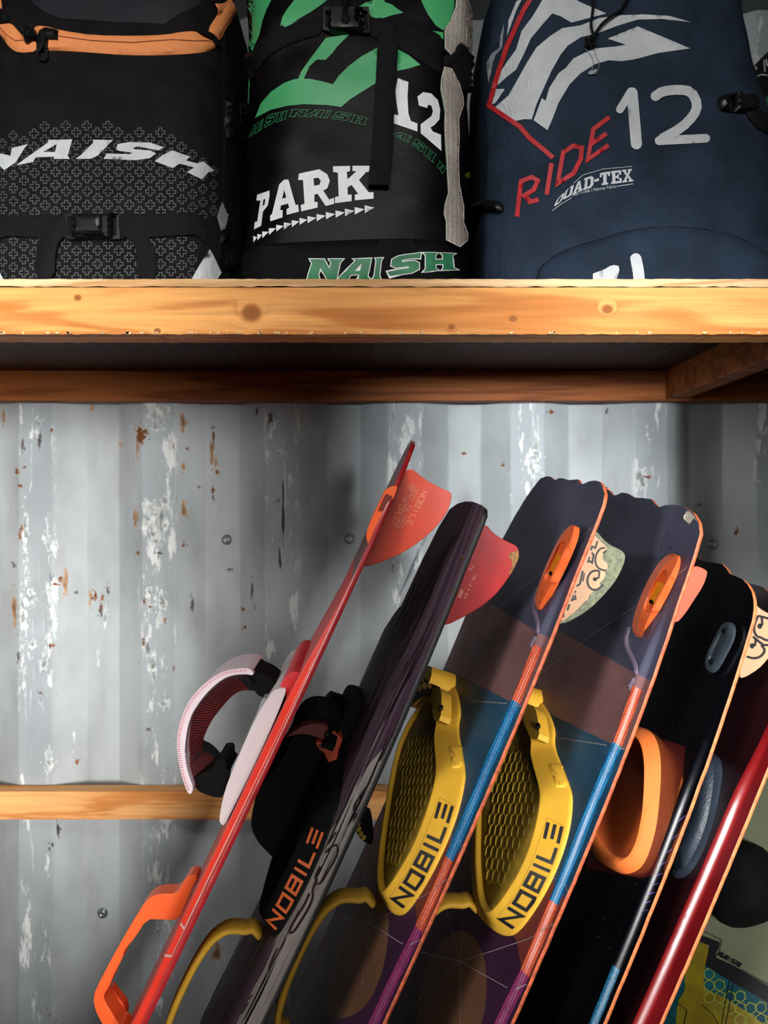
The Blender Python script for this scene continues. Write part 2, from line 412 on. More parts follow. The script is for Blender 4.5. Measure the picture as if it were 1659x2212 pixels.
wear('rust_stain', [(294,1120,6,26),(398,1105,9,24),(302,930,10,16),(298,965,5,26),(397,1010,7,10),(459,980,6,30),(466,1000,5,14),(32,1330,6,60),(140,1260,7,30),(395,900,6,20),(260,958,6,8),(196,1290,5,20),(8,900,5,24),(200,880,5,12),(396,920,8,16),(620,700,1,1),(470,2060,16,22)], M_rustl)
wear('rust_spot', [(308,942,14,16),(315,930,10,6),(396,1178,6,6),(205,1285,6,10),(220,1300,4,16),(112,1390,6,12),(48,1140,4,8),(44,1155,3,14),(130,1250,5,6),(120,1262,8,4),(470,1020,5,6),(462,940,3,20),(38,1018,4,6),(45,1050,6,4),(112,930,3,4),(312,1300,3,8),(323,1310,3,4),(310,1390,3,12),(355,1340,3,5),(525,1315,4,4),(530,1355,6,5),(167,1645,5,6),(460,1060,4,12),(405,970,4,4),(430,1052,4,3),(1190,890,10,4),(1003,980,6,3),(1087,1005,5,6),(1400,1030,9,4),(52,1010,3,3),(298,1195,4,4),(1210,1110,4,20),(1510,1090,5,4),(1590,1150,6,10)], M_rust)
wear('dark_scuff', [(85,945,4,24),(50,960,3,20),(232,1275,5,12),(218,1320,5,14),(460,1075,4,10),(585,905,6,16),(495,1230,8,4),(582,1560,6,5),(415,1300,3,26),(320,1575,5,5),(30,1220,3,10),(605,1200,3,40),(612,1100,3,60),(555,890,3,12),(1310,890,3,6),(165,1280,6,3),(345,1195,8,5),(40,1420,6,10),(545,1280,2,30),(125,1790,5,20),(110,1830,6,10)], M_dark)
# rivet heads holding the wall
M_zinc = mat('zinc_screw', (170,178,180), .3, .8)
def rivet(px, py):
    p, n = hit_wall(px, py); vs = []; fs = []; S = 14
    prof = [(.0125, -.001), (.0125, .0015), (.0085, .0018), (.008, .0045), (.005, .0065), (.0045, .0055), (0, .0052)]
    for r, h in prof:
        for j in range(S):
            a = 2*math.pi*j/S; vs.append((p.x+r*math.cos(a), p.y-h, p.z+r*math.sin(a)))
    for i in range(len(prof)-1):
        for j in range(S): fs.append((i*S+j, i*S+(j+1) % S, (i+1)*S+(j+1) % S, (i+1)*S+j))
    new_obj('rivet', vs, fs, M_zinc, wall, True)
for q in ((490,1166), (755,1164), (1540,1176), (222,1972)): rivet(*q)

# ---------------------------------------------------------------- wooden shelf
def wood(name, c1, c2, knots=(), rough=.55, seed=0):
    m = bpy.data.materials.new(name); m.use_nodes = True; nt = m.node_tree; N = nt.nodes; L = nt.links; b = N['Principled BSDF']
    tc = N.new('ShaderNodeTexCoord'); mp = N.new('ShaderNodeMapping'); mp.inputs['Scale'].default_value = (1.1, 14, 14); mp.inputs['Location'].default_value = (seed, seed*2.3, seed*.7)
    L.new(tc.outputs['Object'], mp.inputs[0])
    vec = mp.outputs[0]; ksum = None
    for (kx, ky, kz, r) in knots:
        sb = N.new('ShaderNodeVectorMath'); sb.operation = 'SUBTRACT'; L.new(tc.outputs['Object'], sb.inputs[0]); sb.inputs[1].default_value = (kx, ky, kz)
        sc = N.new('ShaderNodeVectorMath'); sc.operation = 'MULTIPLY'; L.new(sb.outputs[0], sc.inputs[0]); sc.inputs[1].default_value = (.8, 0, 1)
        ln = N.new('ShaderNodeVectorMath'); ln.operation = 'LENGTH'; L.new(sc.outputs[0], ln.inputs[0])
        mr = N.new('ShaderNodeMapRange'); mr.interpolation_type = 'SMOOTHSTEP'; L.new(ln.outputs['Value'], mr.inputs[0]); mr.inputs[1].default_value = r*3.2; mr.inputs[2].default_value = r*.2
        mr.inputs[3].default_value = 0; mr.inputs[4].default_value = 1
        if ksum is None: ksum = mr.outputs[0]
        else:
            a = N.new('ShaderNodeMath'); a.operation = 'MAXIMUM'; L.new(ksum, a.inputs[0]); L.new(mr.outputs[0], a.inputs[1]); ksum = a.outputs[0]
    if ksum is not None:
        cb = N.new('ShaderNodeCombineXYZ'); mu = N.new('ShaderNodeMath'); mu.operation = 'MULTIPLY'; mu.inputs[1].default_value = .55; L.new(ksum, mu.inputs[0]); L.new(mu.outputs[0], cb.inputs[2])
        ad = N.new('ShaderNodeVectorMath'); ad.operation = 'ADD'; L.new(vec, ad.inputs[0]); L.new(cb.outputs[0], ad.inputs[1]); vec = ad.outputs[0]
    n0 = N.new('ShaderNodeTexNoise'); n0.inputs['Scale'].default_value = 1.6; n0.inputs['Detail'].default_value = 3; n0.inputs['Distortion'].default_value = .6; L.new(vec, n0.inputs['Vector'])
    wv = N.new('ShaderNodeMath'); wv.operation = 'MULTIPLY'; wv.inputs[1].default_value = 20; L.new(n0.outputs[0], wv.inputs[0])
    sn = N.new('ShaderNodeMath'); sn.operation = 'SINE'; L.new(wv.outputs[0], sn.inputs[0])
    cr = N.new('ShaderNodeValToRGB'); cr.color_ramp.elements[0].position = 0; cr.color_ramp.elements[1].position = 1
    h = N.new('ShaderNodeMapRange'); h.inputs[1].default_value = -1; h.inputs[2].default_value = 1; L.new(sn.outputs[0], h.inputs[0]); L.new(h.outputs[0], cr.inputs[0])
    cr.color_ramp.elements[0].color = lin(c2); cr.color_ramp.elements[1].color = lin(c1); e = cr.color_ramp.elements.new(.35); e.color = tuple((x*2.2+y)/3.2 for x, y in zip(lin(c1), lin(c2)))
    fi = N.new('ShaderNodeTexNoise'); fi.inputs['Scale'].default_value = 60; fi.inputs['Detail'].default_value = 4
    m2 = N.new('ShaderNodeMapping'); m2.inputs['Scale'].default_value = (.12, 3, 3); L.new(tc.outputs['Object'], m2.inputs[0]); L.new(m2.outputs[0], fi.inputs['Vector'])
    mx = N.new('ShaderNodeMix'); mx.data_type = 'RGBA'; mx.blend_type = 'MULTIPLY'; mx.inputs[0].default_value = .5; L.new(cr.outputs[0], mx.inputs[6]); L.new(fi.outputs[0], mx.inputs[7])
    gn = N.new('ShaderNodeMix'); gn.data_type = 'RGBA'; gn.blend_type = 'MULTIPLY'; gn.inputs[0].default_value = 1; gn.inputs[7].default_value = (1.38, 1.38, 1.38, 1); L.new(mx.outputs[2], gn.inputs[6])
    out = gn.outputs[2]
    if ksum is not None:
        kr = N.new('ShaderNodeMapRange'); kr.interpolation_type = 'SMOOTHSTEP'; kr.inputs[1].default_value = .45; kr.inputs[2].default_value = .93; L.new(ksum, kr.inputs[0])
        km = N.new('ShaderNodeMix'); km.data_type = 'RGBA'; L.new(kr.outputs[0], km.inputs[0]); L.new(out, km.inputs[6]); km.inputs[7].default_value = lin((150,90,46)); out = km.outputs[2]
    L.new(out, b.inputs['Base Color']); b.inputs['Roughness'].default_value = rough; b.inputs['Specular IOR Level'].default_value = .12
    bp = N.new('ShaderNodeBump'); bp.inputs['Strength'].default_value = .25; bp.inputs['Distance'].default_value = .0015; L.new(fi.outputs[0], bp.inputs['Height']); L.new(bp.outputs[0], b.inputs['Normal'])
    return m
YF = 1.08; YB = 1.715
def kp(px, py, r): p = P(px, py, YF); return (p.x, p.y, p.z, r)
WF = wood('pine_front', (232,166,96), (192,120,60), [kp(543,677,.0085), kp(168,643,.0032), kp(1312,668,.005), kp(1108,688,.0036), kp(975,706,.003), kp(340,715,.003)], seed=1)
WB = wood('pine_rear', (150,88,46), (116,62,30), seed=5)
WL = wood('pine_low', (232,172,110), (200,130,70), seed=9)
WP = wood('plywood_edge', (232,196,150), (196,150,100), seed=3)
WD = wood('plywood_underside_shaded', (58,30,20), (40,20,14), seed=4)  # underside shade is put into this darker wood colour
shelf = empty('shelf_unit', 'pine-framed wooden shelf along the corrugated wall, carrying the kite bags', 'shelf', (0, YF, 0))
def sbox(name, x0, x1, y0, y1, z0, z1, m, **k):
    o = box(name, x0, x1, y0, y1, z0, z1, m, shelf, **k); return o
zt = P(0, 620, YF).z; zb = P(0, 722, YF).z; zp = P(0, 603.5, YF).z
ZS = zp
sbox('front_beam', -1.25, 1.25, YF, YF+.053, zb, zt-.0006, WF, cuts=260, label='pale knotty pine beam along the front edge')
cut_j = .0011
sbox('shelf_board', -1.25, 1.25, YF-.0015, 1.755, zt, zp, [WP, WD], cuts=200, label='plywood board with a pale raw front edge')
so = bpy.data.objects['shelf_board']
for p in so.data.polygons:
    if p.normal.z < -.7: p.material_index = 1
cut_j = .0006
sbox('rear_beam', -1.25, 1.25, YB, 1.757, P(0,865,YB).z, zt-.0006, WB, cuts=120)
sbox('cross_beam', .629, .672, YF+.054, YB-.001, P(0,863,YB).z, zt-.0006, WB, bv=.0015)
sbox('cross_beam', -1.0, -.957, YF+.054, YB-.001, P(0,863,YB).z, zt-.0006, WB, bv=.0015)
sbox('lower_rail', -1.25, 1.25, YB, 1.757, P(0,1770,YB).z, P(0,1710,YB).z, WL, cuts=120, label='short lower pine rail against the wall')
sbox('shade_block', .645, .735, YF+.003, YF+.05, 1.10, zb-.0008, WL, bv=.002)  # unseen block added to shade the right part of the wall
for x in (-1.19, 1.19):
    for (a, b_) in ((YF+.003, YF+.05), (YB+.0, YB+.04)):
        sbox('post', x-.03 if x > 0 else x-.06, x+.06 if x > 0 else x+.03, a, b_, 0, zb-.0008, WL, bv=.002)
# splinters along the sawn lower edge of the front beam
def hit_beam(px, py): return P(px, py, YF), Vector((0,-1,0))
rnd = random.Random(5); sp = []
for i in range(46):
    x = rnd.choice([rnd.uniform(0, 900), rnd.uniform(0, 1659)]); h = rnd.uniform(2, 7); w = rnd.uniform(3, 14)
    sp.append([[(x-w/2, 718), (x+w/2, 717), (x+w*.2, 721+h*.25), (x-w*.1, 721+h*.3)]])
s_ = multi('splinter', sp, hit_beam, mat('raw_fibre', (226,190,140), .8), shelf, base=.0022, g=20, smooth=False); s_['kind'] = 'stuff'

# ---------------------------------------------------------------- kite bags on the shelf
from mathutils import noise as mnoise
WORLD_PARENTS = [shelf]
def interp1(tab, v):
    if v <= tab[0][0]: return tab[0][1]
    for (a, x), (b, y) in zip(tab, tab[1:]):
        if v <= b: return x+(y-x)*(v-a)/(b-a)
    return tab[-1][1]
def make_bag(label, group, left, right, Y0, depth, m, wr=.004, ex=4.2, ztop=.58, seed=0, lean=.03):
    z0 = ZS+.001; z1 = ZS+ztop; YR = Y0+.11; S = 88; R = 70; vs = []; fs = []
    def edge(t, z): return (interp1(t, CY-(z-CH)/YR*F)-CX)/F*YR
    lt = sorted(left); rt = sorted(right)
    for j in range(R+1):
        f = j/R; z = z0+(z1-z0)*f
        xl = edge(lt, z); xr = edge(rt, z); cx = (xl+xr)/2; a = (xr-xl)/2
        sh = 1.0
        if f < .04: sh = .93+.07*math.sqrt(1-(1-f/.04)**2)
        if f > .88: sh = max(.02, math.sqrt(max(0, 1-((f-.88)/.12)**2)))
        b_ = depth/2; cy = Y0+depth/2+lean*f
        for i in range(S):
            t = 2*math.pi*i/S; c = math.cos(t); s = math.sin(t)
            px = math.copysign(abs(c)**(2/ex), c); py = math.copysign(abs(s)**(2/ex), s)
            v = Vector((cx+a*sh*px, cy+b_*sh*py, z))
            q = v*9+Vector((seed*7, 0, 0)); n = mnoise.noise(q)+.5*mnoise.noise(q*2.3); r2 = mnoise.noise(Vector((v.x*22+seed, v.y*22, v.z*9)))
            k = min(1, f/.1)
            v.x += px*wr*.7*n*k; v.y += py*wr*(n+.5*r2)*k
            vs.append(v)
    for j in range(R):
        for i in range(S):
            fs.append((j*S+i, j*S+(i+1) % S, (j+1)*S+(i+1) % S, (j+1)*S+i))
    fs += [tuple(range(S))[::-1], tuple(range(R*S, R*S+S))]
    xm = sum(v.x for v in vs)/len(vs)
    e = empty('kite_bag', label, 'bag', (xm, Y0+depth/2, ZS), group); WORLD_PARENTS.append(e)
    body = new_obj('body', vs, fs, m, e, True); bv = bvh_of(body)
    def hit(px, py):
        d = Vector(((px-CX)/F, 1, (CY-py)/F)); p, n, i, t = bv.ray_cast(Vector((0,0,CH)), d.normalized())
        if p is None or p.y > Y0+depth*.5:
            p, n, i, t = bv.find_nearest(Vector((0,0,CH))+d*(Y0+.05))
        p = Vector((p.x, p.y, max(p.z, ZS+.003)))
        return p, (n if n.y < .3 else -n)
    hit.zmin = ZS+.002
    return e, body, hit
M_blk = weave(mat('black_nylon', (20,18,19), .8, spec=.2, var=.25, vs=30), 620, .5)
M_tarp = mat('black_tarpaulin', (6,7,11), .42, spec=.14, var=.3, vs=10, bump=.25, bs=160)
M_navy = weave(mat('navy_polyester', (38,52,70), .8, spec=.2, var=.16, vs=14), 500, .6)
M_web = weave(mat('black_webbing', (15,14,16), .75, spec=.2, var=.2, vs=60), 420, .8)
M_plas = mat('black_plastic', (14,14,16), .35, var=.2, vs=80)
M_orz = mat('orange_zipper_tape', (255,156,92), .7, var=.04, vs=120, bump=.3, bs=600)
M_silv = weave(mat('silver_print', (214,218,222), .5, var=.05, vs=40), 700, .4)
M_silvd = weave(mat('grey_silver_print', (158,163,168), .5, var=.1, vs=40), 700, .4)
M_whit = mat('white_print', (242,246,246), .5, var=.04, vs=40)
M_grn = mat('green_print', (74,176,112), .42, var=.06, vs=8, bump=.15, bs=200)
M_grnd = mat('dark_green_print', (46,128,86), .5, var=.12, vs=60)
M_red = mat('red_print', (186,34,40), .6, var=.06, vs=60)
M_cross = mat('grey_cross_print', (78,86,88), .6, var=.1, vs=60)
M_meshd = weave(mat('dark_blue_mesh', (16,22,34), .7, var=.3, vs=12), 300, .8)
def arrange(h, base=.0012, **k): return dict(h=h, base=base, **k)

# --- bag 1: black, orange zipper
b1, body1, h1 = make_bag('black kite bag with orange zipper and grey cross print', None, [(0,-45),(600,-60)], [(0,500),(200,508),(600,512)], 1.135, .40, M_blk, seed=1)
pil('mesh_window', [Z1([(200,-40),(1280,-40),(1275,30),(1150,90),(1050,155),(950,150),(700,142),(380,118),(290,80),(210,20)])], h1, M_meshd, b1, h=.001, d=6, g=18)
pil('zipper_tape', [smooth_loop(Z1([(215,190),(235,165),(300,170),(380,195),(600,228),(860,232),(1060,225),(1160,205),(1255,200),(1290,230),(1340,250),(1385,290),(1360,325),(1250,345),(1000,358),(800,355),(600,340),(380,325),(240,328),(245,240)]), 1)], h1, M_orz, b1, h=.004, d=9, g=9, thick=True, label='bright orange zipper tape, main run')
pil('zipper_tape', [smooth_loop(Z1([(-60,60),(0,150),(75,150),(110,190),(150,235),(165,280),(240,262),(245,330),(120,342),(60,305),(15,240),(-60,160)]), 1)], h1, M_orz, b1, h=.004, d=9, g=9, thick=True)
pil('zipper_tape', [smooth_loop(Z1([(-40,-40),(0,-40),(14,40),(10,72),(-40,60)]), 1)], h1, M_orz, b1, h=.003, d=6, g=9, thick=True)
pil('zipper_tape', [smooth_loop(Z1([(1325,195),(1390,95),(1465,0),(1490,-40),(1550,-40),(1545,0),(1530,60),(1480,150),(1395,275),(1365,235)]), 1)], h1, M_orz, b1, h=.004, d=8, g=9, thick=True)
M_zl = mat('zipper_teeth', (150,70,40), .6)
multi('zipper_teeth', [stroke(Z1([(380,245),(600,275),(860,288),(1100,268),(1250,275),(1350,268)]), 1.6), stroke(Z1([(0,170),(60,240),(110,275),(165,270)]), 1.4), stroke(Z1([(1385,235),(1440,140),(1535,0)]), 1.4)], h1, M_zl, b1, base=.0056, g=9)
pull = pil('zipper_pull', [Z1([(245,260),(262,210),(300,192),(350,200),(382,210),(380,272),(320,268),(314,330),(316,385),(300,402),(262,400),(242,370),(244,330)]), Z1([(258,350),(262,378),(280,388),(300,380),(304,352),(290,336),(270,336)])], h1, M_plas, b1, h=.005, d=5, base=.006, g=7, thick=True)
pil('cord_lock', [smooth_loop(Z1([(150,180),(175,170),(200,195),(240,200),(245,250),(225,262),(200,295),(170,290),(160,250),(155,215)]), 1)], h1, M_plas, b1, h=.009, d=9, base=.005, g=7, thick=True)
pil('strap_loop', [smooth_loop(Z1([(1250,200),(1290,208),(1340,215),(1390,270),(1392,300),(1370,300),(1350,250),(1290,232)]), 1)], h1, M_web, b1, h=.003, d=4, base=.006, g=7, thick=True)
pil('strap_loop', [Z1([(0,60),(30,75),(62,110),(62,150),(0,165),(-40,130),(-40,60)])], h1, M_web, b1, h=.003, d=4, base=.006, g=7, thick=True)
reg = Z1([(0,905),(120,835),(300,805),(600,798),(850,812),(1050,850),(1200,910),(1320,980),(1400,1050),(1425,1140),(1400,1300),(1370,1385),(60,1385),(0,1400)])
reg2 = Z1([(0,1550),(60,1515),(440,1535),(870,1530),(1250,1505),(1310,1600),(1215,1800),(0,1800)])
pl = []
for i in range(-1, 23):
    for j in range(0, 30):
        cx = 6+i*22.7+math.sin(j*.25)*1; cy = 272+j*14.2*2+(14.2 if i % 2 else 0)*1+max(0, (cx-330)/170)**2*22+max(0, (150-cx)/170)**2*14
        if cy > 470 and False: continue
        ok = inside([(cx, cy)], [reg])[0] or inside([(cx, cy)], [reg2])[0]
        if not ok: continue
        k = 1.-.35*max(0, (cx-400)/100)-.2*max(0, (60-cx)/60)
        def cr_(a, bq): return [(cx+x*k, cy+y) for x, y in [(-a,-bq),(-bq,-bq),(-bq,-a),(bq,-a),(bq,-bq),(a,-bq),(a,bq),(bq,bq),(bq,a),(-bq,a),(-bq,bq),(-a,bq)]]
        pl.append([cr_(10.4, 4.2), cr_(8.7, 2.5)])
multi('cross_print', pl, h1, M_cross, b1, base=.0006, g=40, smooth=False)
L1 = [[[( -80,1130),(-40,1020),(10,985),(70,1000),(80,950),(185,925),(160,950),(105,1040),(30,1092),(0,1060),(-20,1030),(-50,1130)]],
 [[(108,1060),(150,1028),(310,915),(310,898),(465,895),(435,1000),(450,1020),(345,1020),(350,1005),(230,1010),(215,1040)], [(280,975),(365,925),(355,975)]],
 [[(485,1020),(520,995),(600,915),(595,897),(725,900),(700,925),(625,1000),(580,1020)]],
 [[(665,1020),(685,985),(830,990),(850,980),(770,970),(745,960),(755,925),(830,912),(960,915),(1050,945),(1015,965),(880,940),(855,950),(860,958),(960,965),(1000,985),(960,1015),(870,1028)]],
 [[(990,1035),(1035,1000),(1100,965),(1215,1005),(1190,1030),(1260,1048),(1300,1035),(1370,1095),(1330,1105),(1290,1150),(1195,1105),(1240,1075),(1150,1050),(1105,1078)]]]
multi('printed_lettering', [[Z1(l) for l in g_] for g_ in L1], h1, M_silv, b1, base=.0014, g=10, label='silver printed word NAISH')
pil('waist_strap', [Z1([(-60,1420),(60,1385),(600,1380),(1240,1368),(1300,1400),(1310,1560),(1250,1505),(870,1530),(440,1535),(60,1515),(-60,1550)])], h1, M_web, b1, h=.002, d=3, base=.004, g=14, thick=True)
pil('hanging_strap', [smooth_loop(Z1([(435,1395),(360,1420),(290,1490),(250,1580),(235,1800),(360,1800),(370,1600),(400,1540),(440,1520)]), 1)], h1, M_web, b1, h=.002, d=3, base=.008, g=14, thick=True)
pil('hanging_strap', [smooth_loop(Z1([(770,1385),(850,1420),(950,1520),(1000,1610),(1010,1800),(885,1800),(880,1620),(850,1540),(770,1510)]), 1)], h1, M_web, b1, h=.002, d=3, base=.008, g=14, thick=True)
bk = pil('buckle', [Z1([(425,1385),(500,1378),(560,1382),(620,1395),(680,1380),(770,1378),(775,1540),(690,1545),(620,1520),(560,1545),(430,1540)]), Z1([(445,1400),(470,1400),(470,1520),(445,1520)]), Z1([(735,1400),(757,1400),(757,1520),(735,1520)])], h1, M_plas, b1, h=.008, d=7, base=.007, g=7, thick=True)
pil('buckle_tongue', [Z1([(500,1395),(680,1400),(680,1520),(500,1530)])], h1, M_plas, bk, h=.004, d=8, base=.0165, g=7, thick=True)
pil('reflective_patch', [Z1([(1215,1800),(1330,1600),(1375,1690),(1400,1750),(1370,1800)])], h1, M_silv, b1, h=.001, d=3, base=.006)
pil('reflective_patch', [Z1([(1410,1295),(1480,1400),(1470,1440),(1405,1480),(1380,1390)])], h1, M_silvd, b1, h=.001, d=3, base=.003)
pil('reflective_patch', [Z1([(-40,1700),(0,1735),(35,1800),(-40,1800)])], h1, M_silv, b1, base=.003)
pil('side_strap', [Z1([(1430,150),(1480,160),(1500,500),(1555,900),(1560,1300),(1540,1800),(1450,1800),(1425,1300),(1430,900),(1425,500)])], h1, M_web, b1, h=.002, d=3, base=.003, g=12, thick=True)
sb_ = pil('side_buckle', [Z1([(1430,650),(1465,645),(1470,780),(1530,790),(1520,660),(1555,665),(1565,880),(1440,890),(1425,800)])], h1, M_plas, b1, h=.008, d=6, base=.005, g=7, thick=True)
pil('side_loop', [smooth_loop(Z1([(1400,1480),(1450,1500),(1500,1580),(1505,1700),(1470,1760),(1400,1700),(1390,1560)]), 1), smooth_loop(Z1([(1415,1540),(1440,1560),(1465,1620),(1460,1680),(1430,1680),(1405,1620)]), 1)], h1, M_plas, b1, h=.005, d=5, base=.006, g=8, thick=True)

# --- bag 2: black tarpaulin with green print
b2, body2, h2 = make_bag('glossy black kite bag with green graphic, white slab lettering and torn side net', None, [(0,526),(180,532),(300,535),(600,520)], [(0,1022),(200,1014),(600,1016)], 1.13, .40, M_tarp, seed=2, wr=.006)
gp = [[(112,-30),(320,-30),(305,0),(275,60),(250,130),(230,220),(190,310),(155,322),(140,250),(125,150)],
 [(470,-30),(690,-30),(650,0),(600,40),(540,80),(470,120),(430,150),(385,170),(360,160),(370,110),(400,60)],
 [(820,60),(880,20),(940,0),(1005,0),(1000,12),(1050,30),(1080,55),(1120,80),(1050,95),(975,120),(920,105),(900,65)],
 [(1215,-30),(1435,-30),(1430,60),(1400,140),(1365,190),(1320,160),(1270,90),(1245,40)],
 [(205,730),(240,640),(300,570),(380,515),(440,492),(470,488),(490,440),(540,370),(600,290),(640,235),(700,225),(800,205),(770,230),(710,290),(680,330),(640,370),(585,370),(540,410),(505,488),(540,488),(600,500),(685,522),(720,470),(780,410),(860,350),(960,295),(950,515),(860,570),(790,615),(735,662),(650,650),(500,645),(400,655),(300,680)],
 [(1085,305),(1150,340),(1225,402),(1150,425),(1080,440)], [(1285,190),(1365,200),(1365,245),(1300,200)]]
for q in gp: pil('green_graphic', [Z2(q)], h2, M_grn, b2, base=.0006, g=10)
K1 = [[[(1085,485),(1150,510),(1145,600),(1150,700),(1165,750),(1205,765),(1205,815),(1060,765),(1060,710),(1090,715),(1075,620),(1070,560)]],
 [[(1205,600),(1240,572),(1290,580),(1330,620),(1345,680),(1340,740),(1310,775),(1285,790),(1300,815),(1350,835),(1352,935),(1225,825),(1225,770),(1290,720),(1300,690),(1290,655),(1270,650),(1265,670),(1215,655)]]]
multi('printed_number', [[Z2(l) for l in g_] for g_ in K1], h2, M_whit, b2, base=.0012, g=9, label='white printed number 12')
K2 = [[[(200,1420),(205,1375),(220,1370),(240,1240),(215,1240),(220,1205),(295,1178),(295,1215),(285,1270),(255,1310),(250,1350),(245,1395),(240,1400)], [(258,1235),(270,1230),(265,1265),(252,1275)]],
 [[(300,1370),(298,1335),(310,1325),(355,1140),(385,1112),(410,1112),(455,1270),(470,1265),(475,1310),(400,1330),(400,1295),(415,1285),(408,1260),(365,1272),(360,1300),(375,1300),(375,1345)], [(372,1230),(385,1175),(398,1222)]],
 [[(470,1115),(475,1075),(600,1048),(650,1080),(665,1120),(650,1165),(625,1180),(660,1235),(690,1225),(692,1262),(640,1275),(590,1200),(570,1205),(570,1250),(590,1250),(590,1285),(490,1308),(485,1270),(510,1260),(500,1115)], [(565,1105),(595,1100),(610,1120),(600,1145),(568,1150)]],
 [[(685,1065),(685,1030),(790,1028),(790,1060),(770,1065),(775,1110),(830,1060),(805,1060),(805,1027),(915,1027),(905,1065),(890,1065),(845,1115),(905,1190),(935,1190),(935,1230),(820,1240),(820,1205),(840,1200),(800,1145),(775,1160),(775,1205),(800,1205),(800,1245),(697,1258),(697,1220),(720,1215),(715,1070)]]]
multi('printed_lettering', [[Z2(l) for l in g_] for g_ in K2], h2, M_whit, b2, base=.0012, g=9, label='white printed word PARK')
tr = []; xs = [195,220,250,290,335,382,430,478,527,583,640,700,758,818,880,940]
def ty(x): return interp1([(195,1480),(335,1412),(478,1370),(640,1335),(940,1285)], x)
for a, c in zip(xs, xs[1:]): k = 20+4*(a-195)/700; tr.append([Z2([(a, ty(a)-k), (a+2, ty(a)+k), (c, ty(c))])])
multi('printed_arrows', tr, h2, M_whit, b2, base=.0012, g=9)
multi('outlined_lettering', [sum([stroke(lp, 1.15, True) for lp in w], []) for (t_, bo, to) in (
   ('AISH', [(172,848),(300,768),(392,738)], [(185,790),(300,708),(408,686)]),
   ('NAISH', [(415,722),(560,722),(720,740),(882,774)], [(440,680),(580,680),(740,694),(905,734)]),
   ('AISH', [(1056,838),(1180,900),(1300,1004)], [(1075,808),(1200,858),(1322,958)]),
   ('N', [(1325,1028),(1362,1078)], [(1345,1000),(1378,1042)])) for w in word(t_, Z2(bo), Z2(to), .1)], h2, mat('thin_green_print', (40,140,84), .5), b2, base=.001, g=12, smooth=False, label='ring of thin green outlined words NAISH')
pil('lower_panel', [smooth_loop(Z2([(110,1800),(115,1580),(200,1515),(400,1500),(700,1488),(1000,1475),(1300,1478),(1420,1540),(1470,1620),(1480,1800)]), 2)], h2, mat('black_panel_fabric', (6,6,9), .7, bump=.2, spec=.15), b2, h=.008, d=10, base=.001, g=14, thick=True)
wl = word('NAISH', Z2([(530,1732),(750,1740),(960,1725),(1180,1695),(1420,1680)]), Z2([(570,1620),(780,1618),(1000,1610),(1230,1580),(1410,1580)]), .06)
multi('letter_outline', [[l[0]] for l in [[smooth_loop(stroke(w[0], 4.2, True)[0], 0)] for w in wl]], h2, M_whit, b2, base=.0098, g=10)
multi('letter_outline', [[l] for w in wl for l in [stroke(w[0], 4.2, True)[1]]], h2, M_whit, b2, base=.0098, g=10)
multi('printed_lettering', wl, h2, M_grnd, b2, base=.0104, g=10, label='green printed word NAISH with white outline')
pil('compression_strap', [smooth_loop(Z2([(170,420),(195,310),(260,230),(370,152),(390,180),(500,130),(625,95),(625,215),(500,245),(390,290),(280,350),(225,440)]), 1)], h2, M_web, b2, h=.003, d=3, base=.002, g=10, thick=True)
pil('compression_strap', [smooth_loop(Z2([(905,110),(965,120),(1055,115),(1150,130),(1290,190),(1360,235),(1355,330),(1360,470),(1240,390),(1080,290),(960,240),(905,225)]), 1)], h2, M_web, b2, h=.003, d=3, base=.002, g=10, thick=True)
pil('hanging_strap', [Z2([(965,130),(1070,150),(1085,280),(1070,500),(1055,900),(1028,1165),(903,1160),(935,800),(955,400),(962,240)])], h2, M_web, b2, h=.002, d=3, base=.008, g=12, thick=True)
pil('strap_hem', [Z2([(915,1010),(1042,1020),(1028,1165),(903,1160)])], h2, M_web, b2, h=.002, d=3, base=.0108, g=12, thick=True)
bk = pil('buckle', [Z2([(622,60),(690,55),(740,70),(820,62),(905,60),(912,225),(800,215),(740,215),(690,222),(625,200)]), Z2([(640,85),(660,85),(655,190),(640,185)]), Z2([(875,85),(895,85),(897,200),(878,200)]), Z2([(836,98),(850,92),(850,185),(838,160)])], h2, M_plas, b2, h=.008, d=6, base=.007, g=7, thick=True)
pil('pull_cord', [smooth_loop(Z2([(735,-30),(785,-30),(785,60),(775,120),(800,170),(770,195),(735,180),(745,130),(750,60)]), 1)], h2, M_web, b2, h=.004, d=5, base=.016, g=8, thick=True)
nets = [Z2([(1440,-30),(1480,-30),(1520,80),(1545,190),(1525,330),(1505,320),(1480,290),(1440,300),(1410,345),(1400,350),(1365,310),(1365,200),(1400,140),(1430,60)]),
        Z2([(1345,500),(1360,430),(1400,440),(1440,510),(1465,600),(1470,650),(1440,750),(1445,850),(1440,1000),(1445,1150),(1470,1280),(1470,1380),(1495,1450),(1490,1490),(1450,1530),(1375,1490),(1375,1380),(1360,1330),(1365,1270),(1385,1200),(1375,1000),(1365,800),(1365,700),(1340,560)])]
M_net = mat('cream_net_cord', (232,220,212), .8, var=.1); M_netb = mat('net_backing', (60,62,58), .8, var=.35, vs=40, c2=(60,120,76))
